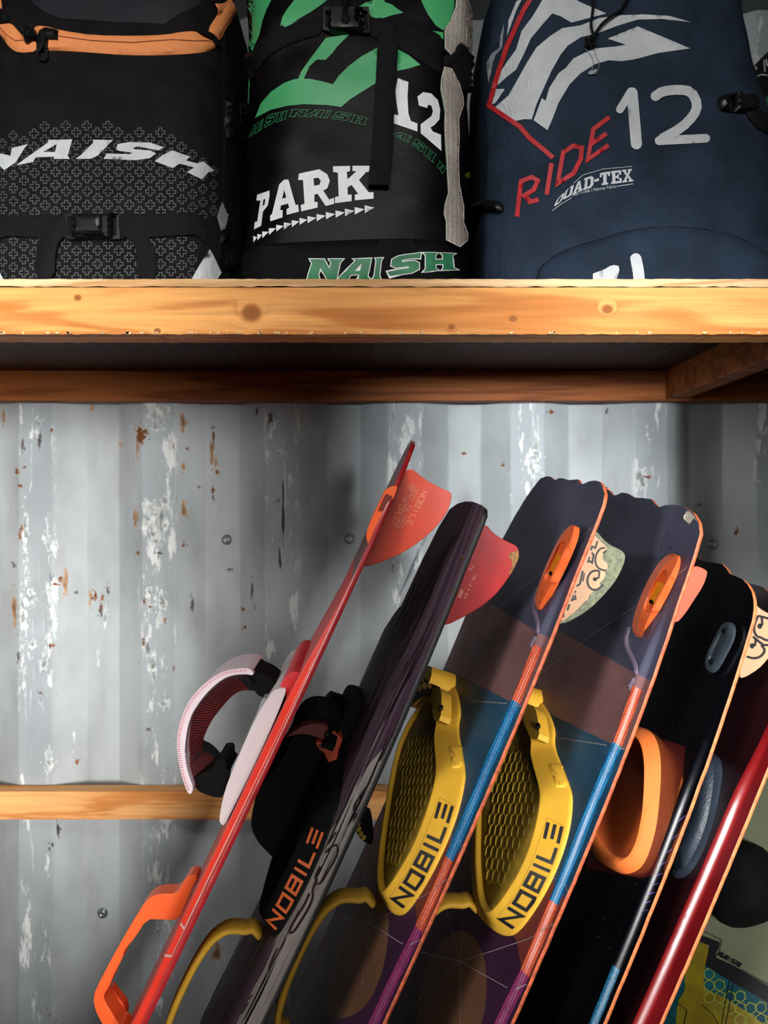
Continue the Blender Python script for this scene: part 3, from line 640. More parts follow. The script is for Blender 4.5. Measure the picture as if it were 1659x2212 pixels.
for nt_ in nets:
    nb = pil('net_panel', [nt_], h2, M_netb, b2, h=.002, d=4, base=.003, g=8)
    th = []
    a = np.array(nt_); lo = a.min(0); hi = a.max(0)
    for dirn in (1, -1):
        for k in np.arange(lo[0]-500, hi[0]+500, 4.6):
            seg = []
            for y in np.arange(lo[1]-2, hi[1]+2, 2.2):
                x = k+dirn*(y-lo[1])*.95
                if lo[0]-1 <= x <= hi[0]+1 and inside([(x, y)], [nt_])[0]: seg.append((x, y))
                else:
                    if len(seg) > 1: th.append(seg)
                    seg = []
            if len(seg) > 1: th.append(seg)
    vs = []; fs = []
    for s in th:
        n0 = len(vs)
        for (x, y) in s:
            p, n = h2(x, y); vs += [p+n*.0060+Vector((.0006,0,.0003)), p+n*.0060-Vector((.0006,0,.0003))]
        for i in range(len(s)-1): fs.append((n0+2*i, n0+2*i+1, n0+2*i+3, n0+2*i+2))
    o = new_obj('net_cords', vs, fs, M_net, nb); o['kind'] = 'stuff'
multi('net_border', [stroke(dens(n_, 8), 2, True) for n_ in nets], h2, M_net, b2, base=.0064, g=8)
pil('side_clip', [smooth_loop(Z2([(1360,345),(1410,350),(1445,265),(1490,290),(1520,340),(1545,360),(1560,500),(1500,600),(1440,520),(1400,430),(1355,420)]), 1)], h2, M_web, b2, h=.006, d=6, base=.006, g=8, thick=True)
pil('side_clip', [smooth_loop(Z2([(95,360),(160,320),(200,330),(190,400),(150,470),(90,470),(80,420)]), 1)], h2, M_plas, b2, h=.006, d=6, base=.004, g=8, thick=True)
pil('piping', [stroke(Z2([(120,-20),(140,100),(160,220),(165,330),(170,500),(165,640)]), 2.4)[0:1][0] and stroke(Z2([(120,-20),(140,100),(160,220),(165,330),(170,500),(165,640)]), 2.4)[0]], h2, M_grn, b2, h=.002, d=2, base=.001, g=8)
pil('side_tag', [Z2([(1515,1062),(1555,1078),(1540,1090),(1520,1100)])], h2, mat('yellow_tag', (196,206,40), .6), b2, base=.004, g=6)

# --- bag 3: navy
b3, body3, h3 = make_bag('navy blue kite bag with silver arrow print and red stripe', None, [(0,1056),(120,1040),(250,1034),(400,1036),(600,1030)], [(0,1606),(100,1622),(200,1640),(270,1668),(400,1690),(600,1700)], 1.13, .40, M_navy, seed=3, wr=.008, lean=.05)
S3 = [[(785,212),(950,145),(1235,265),(1060,290),(930,325),(860,335),(790,330),(720,350),(640,400),(580,460),(520,560),(490,640),(460,710),(385,655),(430,535),(450,550),(470,480),(520,400),(560,370),(600,320),(660,290),(720,265),(830,255),(885,245)],
 [(175,585),(250,520),(300,430),(350,340),(400,260),(470,200),(540,155),(640,140),(740,100),(850,85),(980,80),(1120,88),(1240,122),(1080,105),(950,108),(830,145),(740,180),(640,205),(570,250),(530,300),(480,390),(440,480),(400,570),(375,650),(330,650),(280,660)],
 [(190,465),(200,400),(240,340),(290,270),(320,170),(380,90),(450,-30),(560,-30),(640,15),(780,75),(590,125),(530,90),(485,75),(420,150),(370,210),(330,300),(290,380),(240,420)],
 [(150,570),(175,520),(180,485),(230,485),(178,562)],
 [(140,455),(130,340),(160,290),(200,262),(205,200),(225,130),(215,260),(180,300),(165,340),(155,400)], [(240,200),(250,110),(290,10),(325,-10),(290,60),(265,130)]]
for q in S3: pil('silver_graphic', [Z3(q)], h3, M_silv if q is not S3[4] else M_silvd, b3, base=.0008, g=10)
pil('red_stripe', [stroke(Z3([(385,-30),(330,60),(240,260),(200,380),(145,575),(310,690),(365,755),(490,860)]), 10)[0]], h3, M_red, b3, base=.0016, g=9, label='red printed stripe')
RD = [[(296,1180),(318,985)], [(312,990),(375,965),(408,985),(385,1035),(325,1072)], [(340,1062),(365,1100),(412,1088)], [(455,1062),(482,890)]]
RD2 = [[(795,640),(708,705),(678,870),(790,792)], [(690,790),(780,728)]]
items = [stroke(Z3(q), 9.5) for q in RD+RD2]+[stroke(Z3([(515,1000),(545,830),(600,795),(645,805),(640,865),(600,945)]), 9.5, True)]
multi('printed_lettering', items, h3, M_red, b3, base=.0014, g=9, label='red printed word RIDE')
def rounded(pts, w): 
    r = w/2; a, b = Vector(pts[0]), Vector(pts[-1]); cs = []
    for c in (a, b): cs.append([[(c.x+r*math.cos(t*math.pi/8), c.y+r*math.sin(t*math.pi/8)) for t in range(16)]])
    return [stroke(pts, w)]+cs
it12 = rounded(Z3([(852,598),(912,500)]), 17)+rounded(Z3([(918,508),(942,785)]), 24)+rounded(smooth_loop(Z3([(1045,526),(1085,498),(1170,490),(1240,500),(1275,570),(1255,630),(1185,700),(1085,755)]), 1, False), 21)+rounded(Z3([(1065,768),(1318,755)]), 19)
multi('printed_number', it12, h3, M_silv, b3, base=.0014, g=9, label='silver printed number 12')
bo = Z3([(490,1132),(560,1080),(640,1040),(740,1012),(925,990)]); to = Z3([(515,1082),(580,1020),(650,975),(760,940),(918,920)])
multi('printed_lettering', word('QUaD-TEX', bo, to, .08)+[stroke(Z3([(600,1000),(650,955),(760,922),(918,908)]), 1.2), stroke(Z3([(485,1148),(540,1108),(590,1078)]), 1.2), stroke(Z3([(835,1017),(925,1003)]), 1.6)], h3, M_silv, b3, base=.0015, g=9, label='silver printed mark QUAD-TEX')
# small line of text from the built-in outline face
def font_word(txt, bottom, top):
    cu = bpy.data.curves.new('t', 'FONT'); cu.body = txt; cu.resolution_u = 2; o = bpy.data.objects.new('t', cu); COL.objects.link(o)
    bpy.context.view_layer.update(); me = o.to_mesh(); vs = [v.co.copy() for v in me.vertices]; fs = [tuple(p.vertices) for p in me.polygons]
    o.to_mesh_clear(); bpy.data.objects.remove(o); bpy.data.curves.remove(cu)
    w = max(v.x for v in vs); out = []
    for v in vs:
        t = v.x/w; a = interp(bottom, t); b = interp(top, t); out.append(tuple(a+(b-a)*(v.y/.72)))
    return out, fs
vv, ff = font_word('. Teijin Collab | Ripstop Fabric', Z3([(575,1076),(640,1056),(740,1036),(832,1024)]), Z3([(572,1060),(638,1038),(738,1019),(830,1007)]))
new_obj('small_lettering', [(lambda q: q[0]+q[1]*.0015)(h3(*v)) for v in vv], ff, M_silv, b3)
pk = [(390,1700),(392,1530),(412,1455),(500,1385),(650,1325),(850,1265),(1000,1238),(1130,1232),(1300,1242),(1500,1290),(1659,1385),(1720,1450),(1720,1700)]
pil('front_pocket', [smooth_loop(Z3(pk), 1)], h3, M_navy, b3, h=.016, d=42, base=.001, g=12, thick=True)
pil('pocket_seam', [stroke(Z3(pk[1:12]), 2.2)[0]], h3, mat('navy_seam', (20,28,40), .8), b3, h=.001, d=2, base=.003, g=9)
multi('pocket_lettering', rounded(Z3([(918,1432),(950,1600)]), 24)+[[Z3([(690,1512),(800,1470),(825,1475),(830,1490),(800,1560),(690,1560)])]], h3, M_silv, b3, base=.0185, g=9)
for q in ([(95,520),(165,650),(225,850),(245,980),(235,1100),(215,1200),(208,1520)], [(1240,-20),(1310,260),(1360,440),(1400,660),(1440,900),(1420,1240)]):
    pil('seam', [stroke(Z3(q), 2.6)[0]], h3, M_navy, b3, h=.0028, d=2, base=.0006, g=8, thick=True)
pil('side_strap', [Z3([(1520,590),(1600,600),(1680,640),(1680,745),(1600,705),(1550,650)])], h3, M_web, b3, h=.002, d=3, base=.004, g=9, thick=True)
bk = pil('buckle', [smooth_loop(Z3([(1380,532),(1440,512),(1530,512),(1600,540),(1605,600),(1540,625),(1450,615),(1382,600)]), 1), Z3([(1440,545),(1462,540),(1462,595),(1442,592)])], h3, M_plas, b3, h=.009, d=7, base=.003, g=7, thick=True)
pil('buckle', [smooth_loop(Z3([(55,1110),(100,1095),(205,1092),(225,1120),(222,1165),(150,1160),(70,1150)]), 1)], h3, M_plas, b3, h=.008, d=7, base=.003, g=7, thick=True)
def cordp(pts, off=.006): return [(lambda q: q[0]+q[1]*off)(h3(*p)) for p in smooth_loop(dens(Z3(pts), 10, False), 1, False)]
cd = tube('draw_cord', cordp([(700,-30),(702,60),(690,150),(698,190),(705,215),(690,245)]), .0021, M_web, b3)
tube('draw_cord', cordp([(905,-30),(885,10),(850,70),(790,110),(750,145),(715,195),(700,240)]), .0021, M_web, b3)
tube('cord_knot', [(lambda q: q[0]+q[1]*(.008+.003*math.cos(t*2.1)))(h3(*Z3([(685+22*math.cos(t*1.3), 250+18*math.sin(t*1.9))])[0])) for t in np.arange(0, 9, .35)], .0021, M_web, b3)
M_thr = mat('pale_thread', (150,155,160), .6)
tube('loose_thread', cordp([(660,270),(690,300),(710,340),(700,380),(705,405),(725,410),(735,380),(738,350),(720,310),(705,262)], .003), .0005, M_thr, b3, n=4)
pil('thread_end', [smooth_loop(Z3([(675,408),(690,388),(705,392),(720,378),(728,392),(708,410),(690,412)]), 1)], h3, M_thr, b3, base=.003, g=4)
# --- bag 4, partly seen at the right behind the navy one
b4, body4, h4 = make_bag('black kite bag with white line print, mostly hidden behind the navy bag', None, [(0,1625),(600,1670)], [(0,1990),(600,1990)], 1.34, .36, mat('black_bag_fabric', (16,16,20), .7), seed=5)
for q in ([(1570,300),(1600,270),(1640,245),(1670,245)], [(1580,320),(1610,300),(1640,330),(1645,390)], [(1600,380),(1585,340),(1600,310)], [(1590,418),(1630,405),(1659,410)], [(1620,300),(1650,320),(1659,360)]):
    pil('line_print', [stroke(Z3(q), 3)[0]], h4, M_whit, b4, base=.001, g=8)
pil('green_print', [Z3([(1610,580),(1659,520),(1700,600),(1640,620)])], h4, M_grnd, b4, base=.001, g=9)

# ---------------------------------------------------------------- kiteboards leaning under the shelf
class Board: pass
def make_board(label, pb, slope, ynose, r, Yn=.93, wd=-.12, W_=.41, thick=.0046, core=.006, group=None, ex=2.):
    b = Board(); pt = (pb[0]+slope*(pb[1]-ynose), ynose)
    A = P(*pt, Yn); B = P(*pb, Yn); u = (A-B).normalized()
    tail = A+u*((0.0-A.z)/u.z); L = (A-tail).length
    x = -Vector((wd, 1, 0)); x = x-u*x.dot(u); x.normalize(); z = x.cross(u)
    o = tail-x*W_/2
    lift = max(0, -(min((o-x*W_/2).z, (o+x*W_/2).z)-thick*abs(z.z)))+.004
    L -= lift/u.z*1.0; o = o+u*(lift/u.z)
    b.M = Matrix(((x.x,u.x,z.x,o.x),(x.y,u.y,z.y,o.y),(x.z,u.z,z.z,o.z),(0,0,0,1))); b.Mi = b.M.inverted()
    b.L = L; b.W = W_; b.r = r; b.t = thick; b.core = core
    b.ex = ex
    b.e = empty('kiteboard', label, 'kiteboard', (0,0,0), group); b.e.matrix_world = b.M
    b.o0 = b.Mi@Vector((0,0,CH)); b.h = lambda x, s: 0.
    return b
def rock(b, y):
    q = max(0, (y-b.L*.5)/(b.L*.5)); return b.r*q**b.ex
def ray(b, px, py):
    d = Vector(((px-CX)/F, 1, (CY-py)/F)); return b.Mi.to_3x3()@d
def onz(b, px, py, h=0.):
    """picture point -> local (x, y) on the deck (height h over it)"""
    d = ray(b, px, py); z = h
    for _ in range(8):
        t = (z-b.o0.z)/d.z; p = b.o0+d*t; z = h+rock(b, p.y)
    return (p.x, p.y)
def onx(b, px, py, x):
    d = ray(b, px, py); t = (x-b.o0.x)/d.x; p = b.o0+d*t; return (p.y, p.z)
def onz_l(b, L, h=0.): return [onz(b, *p, h) for p in L]
def onx_l(b, L, x): return [onx(b, *p, x) for p in L]
def bhit(b, h=0.):
    if getattr(b, 'dk', None): return mesh_hit(b, b.dk)
    def f(px, py):
        x, y = onz(b, px, py, h); return Vector((x, y, rock(b, y)+b.h(x, y))), Vector((0,0,1))
    return f
def zhit(b, z):
    def f(px, py):
        x, y = onz(b, px, py, z); return Vector((x, y, rock(b, y)+z)), Vector((0,0,1))
    return f
def lhit(b, h=0.):
    return lambda x, y: (Vector((x, y, h+rock(b, y)+b.h(x, y))), Vector((0,0,1)))
def rfun(b): return lambda y: interp1(b.rx, y)
def S_(t): t = max(0., min(1., t)); return t*t*(3-2*t)
def set_profile(b, width, fade0=.10, fade1=.19, far=.18):
    b.bw = width
    b.h = lambda x, y: b.core*S_((interp1(b.rx, y)-x)/width)*S_((x+far)/.02)*S_((b.L-fade0-y)/(fade1-fade0))
def bevel_lines(b):
    if not hasattr(b, 'bw'): return []
    return [[(interp1(b.rx, y)-b.bw*k/8, y) for y in np.arange(.03, b.L-.05, .02)] for k in range(9)]
def band_poly(b, y0, y1, a=0., c=1., step=.02):
    ys = list(np.arange(y0, y1, step))+[y1]
    return [(interp1(b.rx, y)-b.bw*a, y) for y in ys]+[(interp1(b.rx, y)-b.bw*c, y) for y in ys[::-1]]
def deck(b, nose_px, base_m, regions, side_m, bot_m, nose=None, g=.022, tail_r=.07, rough_edge=.0007):
    """top, edge and base of a board; the nose outline is given, the rails run straight to a rounded tail"""
    if nose is None:
        N_ = onz_l(b, nose_px); N_ = [(x, b.L-y) for x, y in N_]
    else: N_ = nose
    b.nose = N_
    xr = b.W/2
    N_ = [(max(-xr-.004, min(xr+.004, x)), s) for x, s in N_]
    N_ = [(-xr, N_[0][1]+.06)]+N_+[(xr, N_[-1][1]+.06)]
    out = [(x, b.L-s) for x, s in N_]
    rr = random.Random(int(b.L*1000))
    ys = np.arange(out[-1][1]-.02, tail_r, -.012); right = [(xr+rr.uniform(-1,1)*rough_edge*(rr.random() > .6), y) for y in ys]
    left = [(-xr, y) for y in np.arange(tail_r, out[0][1]-.02, .05)]
    arc = [(xr-tail_r+tail_r*math.cos(a), tail_r-tail_r*math.sin(a)) for a in np.linspace(0, math.pi/2, 8)]
    arc2 = [(-xr+tail_r-tail_r*math.sin(a), tail_r-tail_r*math.cos(a)) for a in np.linspace(0, math.pi/2, 8)]
    out = out+right+arc+arc2+left
    # one triangulation, cut along the borders of every colour region
    vs = []; es = []
    lp = dens(out, .03); n = len(lp); vs += lp; es += [(i, (i+1) % n) for i in range(n)]
    for rg, m_ in regions:
        for q in rg:
            q = dens(q, .03); k = len(vs); n = len(q); vs += q; es += [(k+i, k+(i+1) % n) for i in range(n)]
    gx = np.arange(-xr+.01, xr, g); gy = np.arange(.01, b.L, g*1.5)
    G = np.array([(x, y) for x in gx for y in gy]); G = G[inside(G, [out]) & (bdist(G, [out]) > .006)]; vs += [tuple(p) for p in G]
    for q in bevel_lines(b):
        q = [p for p in q if 0 < p[1] < b.L-.03]; k = len(vs); vs += q; es += [(k+i, k+i+1) for i in range(len(q)-1)]
    o = delaunay_2d_cdt([Vector(v) for v in vs], es, [], 0, 1e-6)
    ov = np.array([tuple(v) for v in o[0]]); tri = np.array(o[2]); c = ov[tri].mean(1); k = inside(c, [out]); tri = tri[k]; c = c[k]
    idx = np.zeros(len(tri), int); mats = [base_m]
    for rg, m_ in regions:
        if m_ not in mats: mats.append(m_)
        idx[inside(c, rg)] = mats.index(m_)
    use = np.unique(tri); mp_ = -np.ones(len(ov), int); mp_[use] = np.arange(len(use)); ov = ov[use]; tri = mp_[tri]
    V = [(x, y, rock(b, y)+b.h(x, y)) for x, y in ov]
    f = []
    for t in tri:
        a = ov[t[0]]; bb = ov[t[1]]; cc = ov[t[2]]; f.append(tuple(t) if ccw(a, bb, cc) > 0 else tuple(t[::-1]))
    dk = new_obj('deck', V, f, mats, b.e, True, idx); b.dk = dk; md = dk.modifiers.new('edges', 'EDGE_SPLIT'); md.split_angle = math.radians(30)
    n = len(lp); sv = []; prof = [(0, 0), (.0008, -b.t*.25), (.0008, -b.t*.75), (0, -b.t)]
    for x, y in lp:
        q = Vector((x, y-b.L/2)); q = q.normalized() if q.length else q
        for e, z in prof: sv.append((x+(e if x > 0 else -e), y, z+rock(b, y)))
    sf = []
    for i in range(n):
        j = (i+1) % n
        for k in range(3): sf.append((i*4+k, j*4+k, j*4+k+1, i*4+k+1))
    new_obj('edge', sv, sf, side_m, b.e, True)
    bv = [(x, y, rock(b, y)-b.t) for x, y in ov]; new_obj('base', bv, [q[::-1] for q in f], bot_m, b.e, True)
    return dk
def resample(loop, n, closed=True):
    pts = [Vector(p) for p in loop]; 
    if closed: pts = pts+[pts[0]]
    ln = [(q-p).length for p, q in zip(pts, pts[1:])]; T = sum(ln); out = []; k = 0; acc = 0
    for i in range(n):
        t = T*i/(n if closed else n-1)
        while k < len(ln)-1 and acc+ln[k] < t: acc += ln[k]; k += 1
        out.append(tuple(pts[k]+(pts[k+1]-pts[k])*((t-acc)/max(1e-9, ln[k]))))
    return out
def matched(A, B_, k=4, it=0):
    """two lists of matched corner points -> two smooth loops with matched points"""
    out = []
    for Lp in (A, B_):
        for _ in range(2):
            Lp = [tuple(Vector(p)*.75+Vector(q)*.25) for p, q in zip(Lp, Lp[1:]+Lp[:1]) for _k in (0,)] if False else Lp
        out.append(smooth_loop([tuple(p) for p in Lp], 2))
    return out
def lofted(name, rings, m, parent, cap0=False, cap1=True, smooth=True, label=None, sharp=None):
    """rings: lists of equal length of 3D points"""
    n = len(rings[0]); vs = [p for r in rings for p in r]; fs = []
    for j in range(len(rings)-1):
        for i in range(n): k = (i+1) % n; fs.append((j*n+i, j*n+k, (j+1)*n+k, (j+1)*n+i))
    def cap(j, rev):
        r = rings[j]; c = [sum(p[k] for p in r)/n for k in range(3)]; vs.append(tuple(c)); q = len(vs)-1
        for i in range(n):
            a, b_ = j*n+i, j*n+(i+1) % n; fs.append((b_, a, q) if rev else (a, b_, q))
    if cap0: cap(0, True)
    if cap1: cap(len(rings)-1, False)
    o = new_obj(name, vs, fs, m, parent, smooth, label=label)
    if sharp:
        md = o.modifiers.new('edges', 'EDGE_SPLIT'); md.split_angle = math.radians(sharp)
    return o
def ring(b, loop, z, y0=None): return [(x, y, z+rock(b, y)) for x, y in loop]
def ccwise(lp):
    a = sum(p[0]*q[1]-q[0]*p[1] for p, q in zip(lp, lp[1:]+lp[:1])); return lp if a > 0 else lp[::-1]
def slab(name, b, px, x0, x1, m, xp=None, parent=None, bv=.001, sm=1, label=None, local=None, close=True):
    """a side-on outline (picture points read on the plane x = xp) given thickness along the board's width"""
    lp = local or onx_l(b, px, xp if xp is not None else max(x0, x1))
    if sm: lp = smooth_loop(lp, sm)
    n = len(lp); o = delaunay_2d_cdt([Vector((p[0]*10, p[1]*10)) for p in lp], [(i, (i+1) % n) for i in range(n)], [], 0, 1e-7)
    vs = [(x0, p.x/10, p.y/10) for p in o[0]]; k = len(vs); vs += [(x1, p.x/10, p.y/10) for p in o[0]]
    ov = np.array([tuple(p) for p in o[0]]); tri = np.array(o[2]); c = ov[tri].mean(1); tri = tri[inside(c, [[(p[0]*10, p[1]*10) for p in lp]])]
    fs = []; cnt = set()
    for t in tri:
        t = [int(i) for i in t]
        if ccw(ov[t[0]], ov[t[1]], ov[t[2]]) < 0: t = t[::-1]
        fs.append(tuple(t[::-1])); fs.append(tuple(i+k for i in t))
        for i in range(3): cnt.add((t[i], t[(i+1) % 3]))
    fs += [(e[0], e[1], e[1]+k, e[0]+k) for e in cnt if (e[1], e[0]) not in cnt]
    ob = new_obj(name, vs, fs, m, parent or b.e, False, label=label)
    if bv: bevel(ob, bv)
    return ob
def dress(name, b, items, hit, m, parent, **k): return multi(name, items, hit, m, parent, **k)
def mesh_hit(b, ob):
    bv = bvh_of(ob)
    def f(px, py):
        d = ray(b, px, py).normalized(); p, n, i, t = bv.ray_cast(b.o0, d)
        if p is None:
            x, y = onz(b, px, py, .02); p, n, i, t = bv.find_nearest(Vector((x, y, .02)))
        if n.dot(d) > 0: n = -n
        return p, n
    return f
def copy_part(o, parent, dy=0, dx=0, mats=None):
    c = o.copy()
    if mats:
        c.data = o.data.copy()
        for i, s in enumerate(list(c.data.materials)): c.data.materials[i] = mats.get(s.name, s)
    c.parent = parent; COL.objects.link(c)
    if dy or dx: c.location = (dx, dy, 0)
    for ch in list(o.children): copy_part(ch, c, 0, 0, mats)
    return c

G_ = dict(rough=.5, coat=.04, bump=.05, bs=400, spec=.12)
M_bnavy = mat('deck_navy', (76,77,94), c2=(56,56,74), vs=6, **G_); M_bbrown = mat('deck_brown', (134,98,96), c2=(108,76,78), vs=9, **G_)
M_bteal = mat('deck_teal', (44,82,104), c2=(32,64,86), vs=8, **G_); M_borg = mat('deck_rust', (124,58,48), c2=(104,46,42), vs=8, **G_)
M_bpur = mat('deck_purple', (66,36,62), c2=(50,26,48), vs=5, **G_); M_boli = mat('deck_olive', (112,78,54), c2=(90,62,48), vs=7, **G_)
M_bpl = mat('deck_plum', (56,32,60), c2=(46,26,48), vs=9, **G_)
def dotted(name, c, d, sc=420):
    m = mat(name, c, .3, coat=.5); nt = m.node_tree; N = nt.nodes; L = nt.links; b = N['Principled BSDF']
    tc = N.new('ShaderNodeTexCoord'); v = N.new('ShaderNodeTexVoronoi'); v.inputs['Scale'].default_value = sc; v.inputs['Randomness'].default_value = .15
    L.new(tc.outputs['Object'], v.inputs['Vector']); r = N.new('ShaderNodeMapRange'); L.new(v.outputs['Distance'], r.inputs[0]); r.inputs[1].default_value = .32; r.inputs[2].default_value = .48
    mx = N.new('ShaderNodeMix'); mx.data_type = 'RGBA'; L.new(r.outputs[0], mx.inputs[0]); mx.inputs[6].default_value = lin(c); mx.inputs[7].default_value = lin(d); L.new(mx.outputs[2], b.inputs['Base Color'])
    return m
M_so = dotted('stripe_orange', (236,120,76), (150,52,34)); M_sb = dotted('stripe_blue', (34,140,190), (14,70,110)); M_sm = dotted('stripe_magenta', (170,58,120), (80,24,60))
M_sp = mat('ridge_pale', (104,92,110), .3, coat=.5); M_line = mat('deck_line', (150,138,138), .5)
M_orail = mat('orange_rail', (208,100,60), .55, var=.2, vs=120, bump=.5, bs=500)
M_bbase = mat('black_base', (14,12,16), .5, spec=.2)
M_yel = mat('yellow_rubber', (232,178,52), .62, var=.05, vs=20, bump=.15, bs=900)
M_yeld = mat('yellow_tread', (176,142,40), .75, var=.15, vs=60, bump=.9, bs=1200)
M_ink = mat('black_ink', (20,20,24), .5)
M_grip = mat('orange_plastic', (224,98,44), .42, var=.08, vs=60, bump=.2, bs=400)
M_orfin = mat('coral_fin', (222,66,32), .42, var=.04, vs=30)
M_rfin = mat('red_fin', (176,24,28), .42, spec=.3, var=.08, vs=30, bump=.05, bs=300)
M_screw = mat('dark_screw', (60,58,56), .3, .9)
M_bfab = weave(mat('strap_black_fabric', (12,11,14), .85, spec=.15), 500, .6)
M_gold = mat('strap_yellow_print', (196,160,60), .6)

# ===== board 4 (prototype of the twin pair) =====
def twin_setup(b):
    # ridge line of the thick core near the visible rail, local x as a function of y
    b.core = .008; set_profile(b, .0108)
b4_ = make_board('navy, rust and teal kiteboard with its yellow foot pad fully in view', (1103,2212), .44, 1155, .035, ex=3)
b3_ = make_board('navy, rust and teal kiteboard with worn beige-and-green fin, left of its twin', (826,2212), .46, 1066, .025, ex=2.5)
stp = [(1361,1401),(1374,1428),(1384,1448),(1380,1468),(1370,1484)]+[(1370,1480),(1328,1599),(1271,1735),(1217,1877),(1190,1941),(1131,2086),(1073,2204),(1062,2230)]
b4_.rx = [(-1, .165)]; 
loc_st = sorted([(onz(b4_, *p, .006)[1], onz(b4_, *p, .006)[0]) for p in [(1370,1480),(1328,1599),(1271,1735),(1217,1877),(1190,1941),(1131,2086),(1073,2204)]])
b4_.rx = [(-1, loc_st[0][1]+.0115)]+[(y, x+.0115) for y, x in loc_st]+[(9, loc_st[-1][1]+.0115)]
b3_.rx = [(y+(b3_.L-b4_.L) if -1 < y < 9 else y, x) for y, x in b4_.rx]
for b in (b4_, b3_): twin_setup(b)
def S4(L, h=.005): return [(x, b4_.L-y) for x, y in onz_l(b4_, L, h)]      # picture -> (x, distance from the nose)
yb = [onz(b4_, *p, .005) for p in ((1323,1599), (1190,1941), (1127,2091))]; sb4 = [b4_.L-y for x, y in yb]
def stripe_poly(s0, s1):
    ys = np.linspace(s0, s1, max(2, int((s1-s0)/.03)))
    q = [(interp1(b4_.rx, b4_.L-s), s) for s in ys]; return [(x, s) for x, s in q]+[(x-.0108, s) for x, s in q[::-1]]
s_st = b4_.L-onz(b4_, 1370, 1480)[1]
XR = .21
rs = lambda L, h=.005: S4(L, h)
twin_regions = [
 ([[(-XR,.205),(XR+.03,.198),(XR+.03,.283),(-XR,.345)]], M_bbrown),
 ([[(-XR,.345),(XR+.03,.283),(XR+.03,.487),(.16,.47),(.05,.55),(-XR,.60)]], M_bteal),
 ([[(XR+.03,.487),(.15,.475),(.03,.56),(.02,.60),(.10,.585),(.15,.575),(XR+.03,.60)]], M_borg),
 ([[(XR+.03,.600),(.15,.575),(.10,.585),(.02,.60),(.03,.56),(-XR,.60),(-XR,2),(XR+.03,2)]], M_bpur),
 ([smooth_loop(rs(Z7([(900,475),(960,510),(1010,580),(1045,680),(1057,850),(1035,1072),(900,1300),(600,1300),(600,1072),(615,900),(650,760),(700,640),(770,530),(830,490)])), 2)], M_boli),
]
def thin(px, w=.0011): 
    return stroke([(min(x, .2035), s_) for x, s_ in S4(px)], w)[0]
twin_lines = [thin([(1487,1224),(1320,1345),(1164,1461)], .0011), thin([(1212,1596),(1354,1626)]), thin([(1202,1899),(1215,1910),(1240,1958)]),
 thin(Z7([(888,678),(1320,535),(1350,520),(1480,485)])), thin(Z7([(888,678),(1180,842),(1230,846),(1310,885)])), thin(Z7([(888,678),(790,330),(780,250)]), .0012), thin(Z7([(888,678),(905,200)]), .001),
 thin(Z7([(888,678),(630,615)]), .0012), thin(Z7([(888,678),(640,900),(460,1090)]), .0013), thin(Z7([(888,678),(885,1090)]), .0012)]
nose4 = Z5([(560,140),(600,150),(640,175),(665,210),(690,205),(720,190),(760,195),(800,222),(860,225),(910,232),(935,265),(960,285),(1000,270),(1060,268),(1120,280),(1180,320),(1215,380),(1228,450),(1215,520),(1190,610)])
nose3 = Z5([(30,350),(90,250),(130,190),(175,130),(200,100),(240,85),(265,88),(290,112),(320,97),(345,98),(380,110),(440,105),(450,130),(475,135),(510,118),(550,112),(580,120),(600,150),(612,200),(605,260),(590,330),(570,390)])
def to_loc(b, regs, ds=0): return [([[(x, b.L-s-(ds if s < 1.9 else 0)) for x, s in q] for q in rg], m_) for rg, m_ in regs]
for b, nz, ds in ((b4_, nose4, 0), (b3_, nose3, .0)):
    regs = list(twin_regions)
    regs += [([stripe_poly(s_st, sb4[0])], M_so), ([stripe_poly(sb4[0], sb4[1])], M_sb), ([stripe_poly(sb4[1], sb4[2])], M_so), ([stripe_poly(sb4[2], sb4[2]+.7)], M_sm)]
    regs = to_loc(b, regs)
    nl = [(x, b.L-y) for x, y in onz_l(b, nz)]
    if b is b4_: nl = [(-.2, nl[0][1]+.12), (-.15, nl[0][1]+.03), (-.11, nl[0][1]+.004)]+nl
    else: nl = [(-.203, nl[0][1]+.12)]+nl
    b.xlines = []
    deck(b, None, M_bnavy, regs, M_orail, M_bbase, nose=nl)
    multi('deck_lines', [[[(x, b.L-s) for x, s in q]] for q in twin_lines], lhit(b), M_line, b.e, base=.0006, g=.03, smooth=False)
    # raised squiggle where the stripe starts
    sq = [(x, b.L-s) for x, s in S4([(1364,1357),(1359,1377),(1361,1401),(1376,1428),(1385,1448),(1381,1468),(1371,1484),(1368,1492)], .002)]
    lh = lhit(b); tube('ridge_start', [lh(*p)[0]+Vector((0,0,-.0022)) for p in smooth_loop(sq, 2, False)], .0055, M_sp, b.e, n=8, flat=.8)
# bare fibre patch on board 4's nose
pil('chipped_patch', [ZA([(380,440),(450,515),(430,545),(400,588),(338,530)])], bhit(b4_), mat('bare_fibre', (196,186,170), .8, var=.3, vs=200, stretch=(6,1,1)), b4_.e, base=.0007, g=5)
rnd = random.Random(8); sc = []
for i in range(46):
    x = rnd.uniform(1240, 1480); y = rnd.uniform(1080, 1420); a = rnd.uniform(-1.2, 1.6); l = rnd.uniform(5, 20)
    if x > 1500-(y-1140)*.42-25: continue
    sc.append(stroke([(x, y), (x+l*.5*math.cos(a)+rnd.uniform(-2,2), y+l*.5*math.sin(a)), (x+l*math.cos(a), y+l*math.sin(a))], rnd.uniform(.7, 1.4)))
multi('scratches', sc, bhit(b4_), mat('dark_scratch', (16,16,24), .6), b4_.e, base=.0005, g=6, smooth=False)

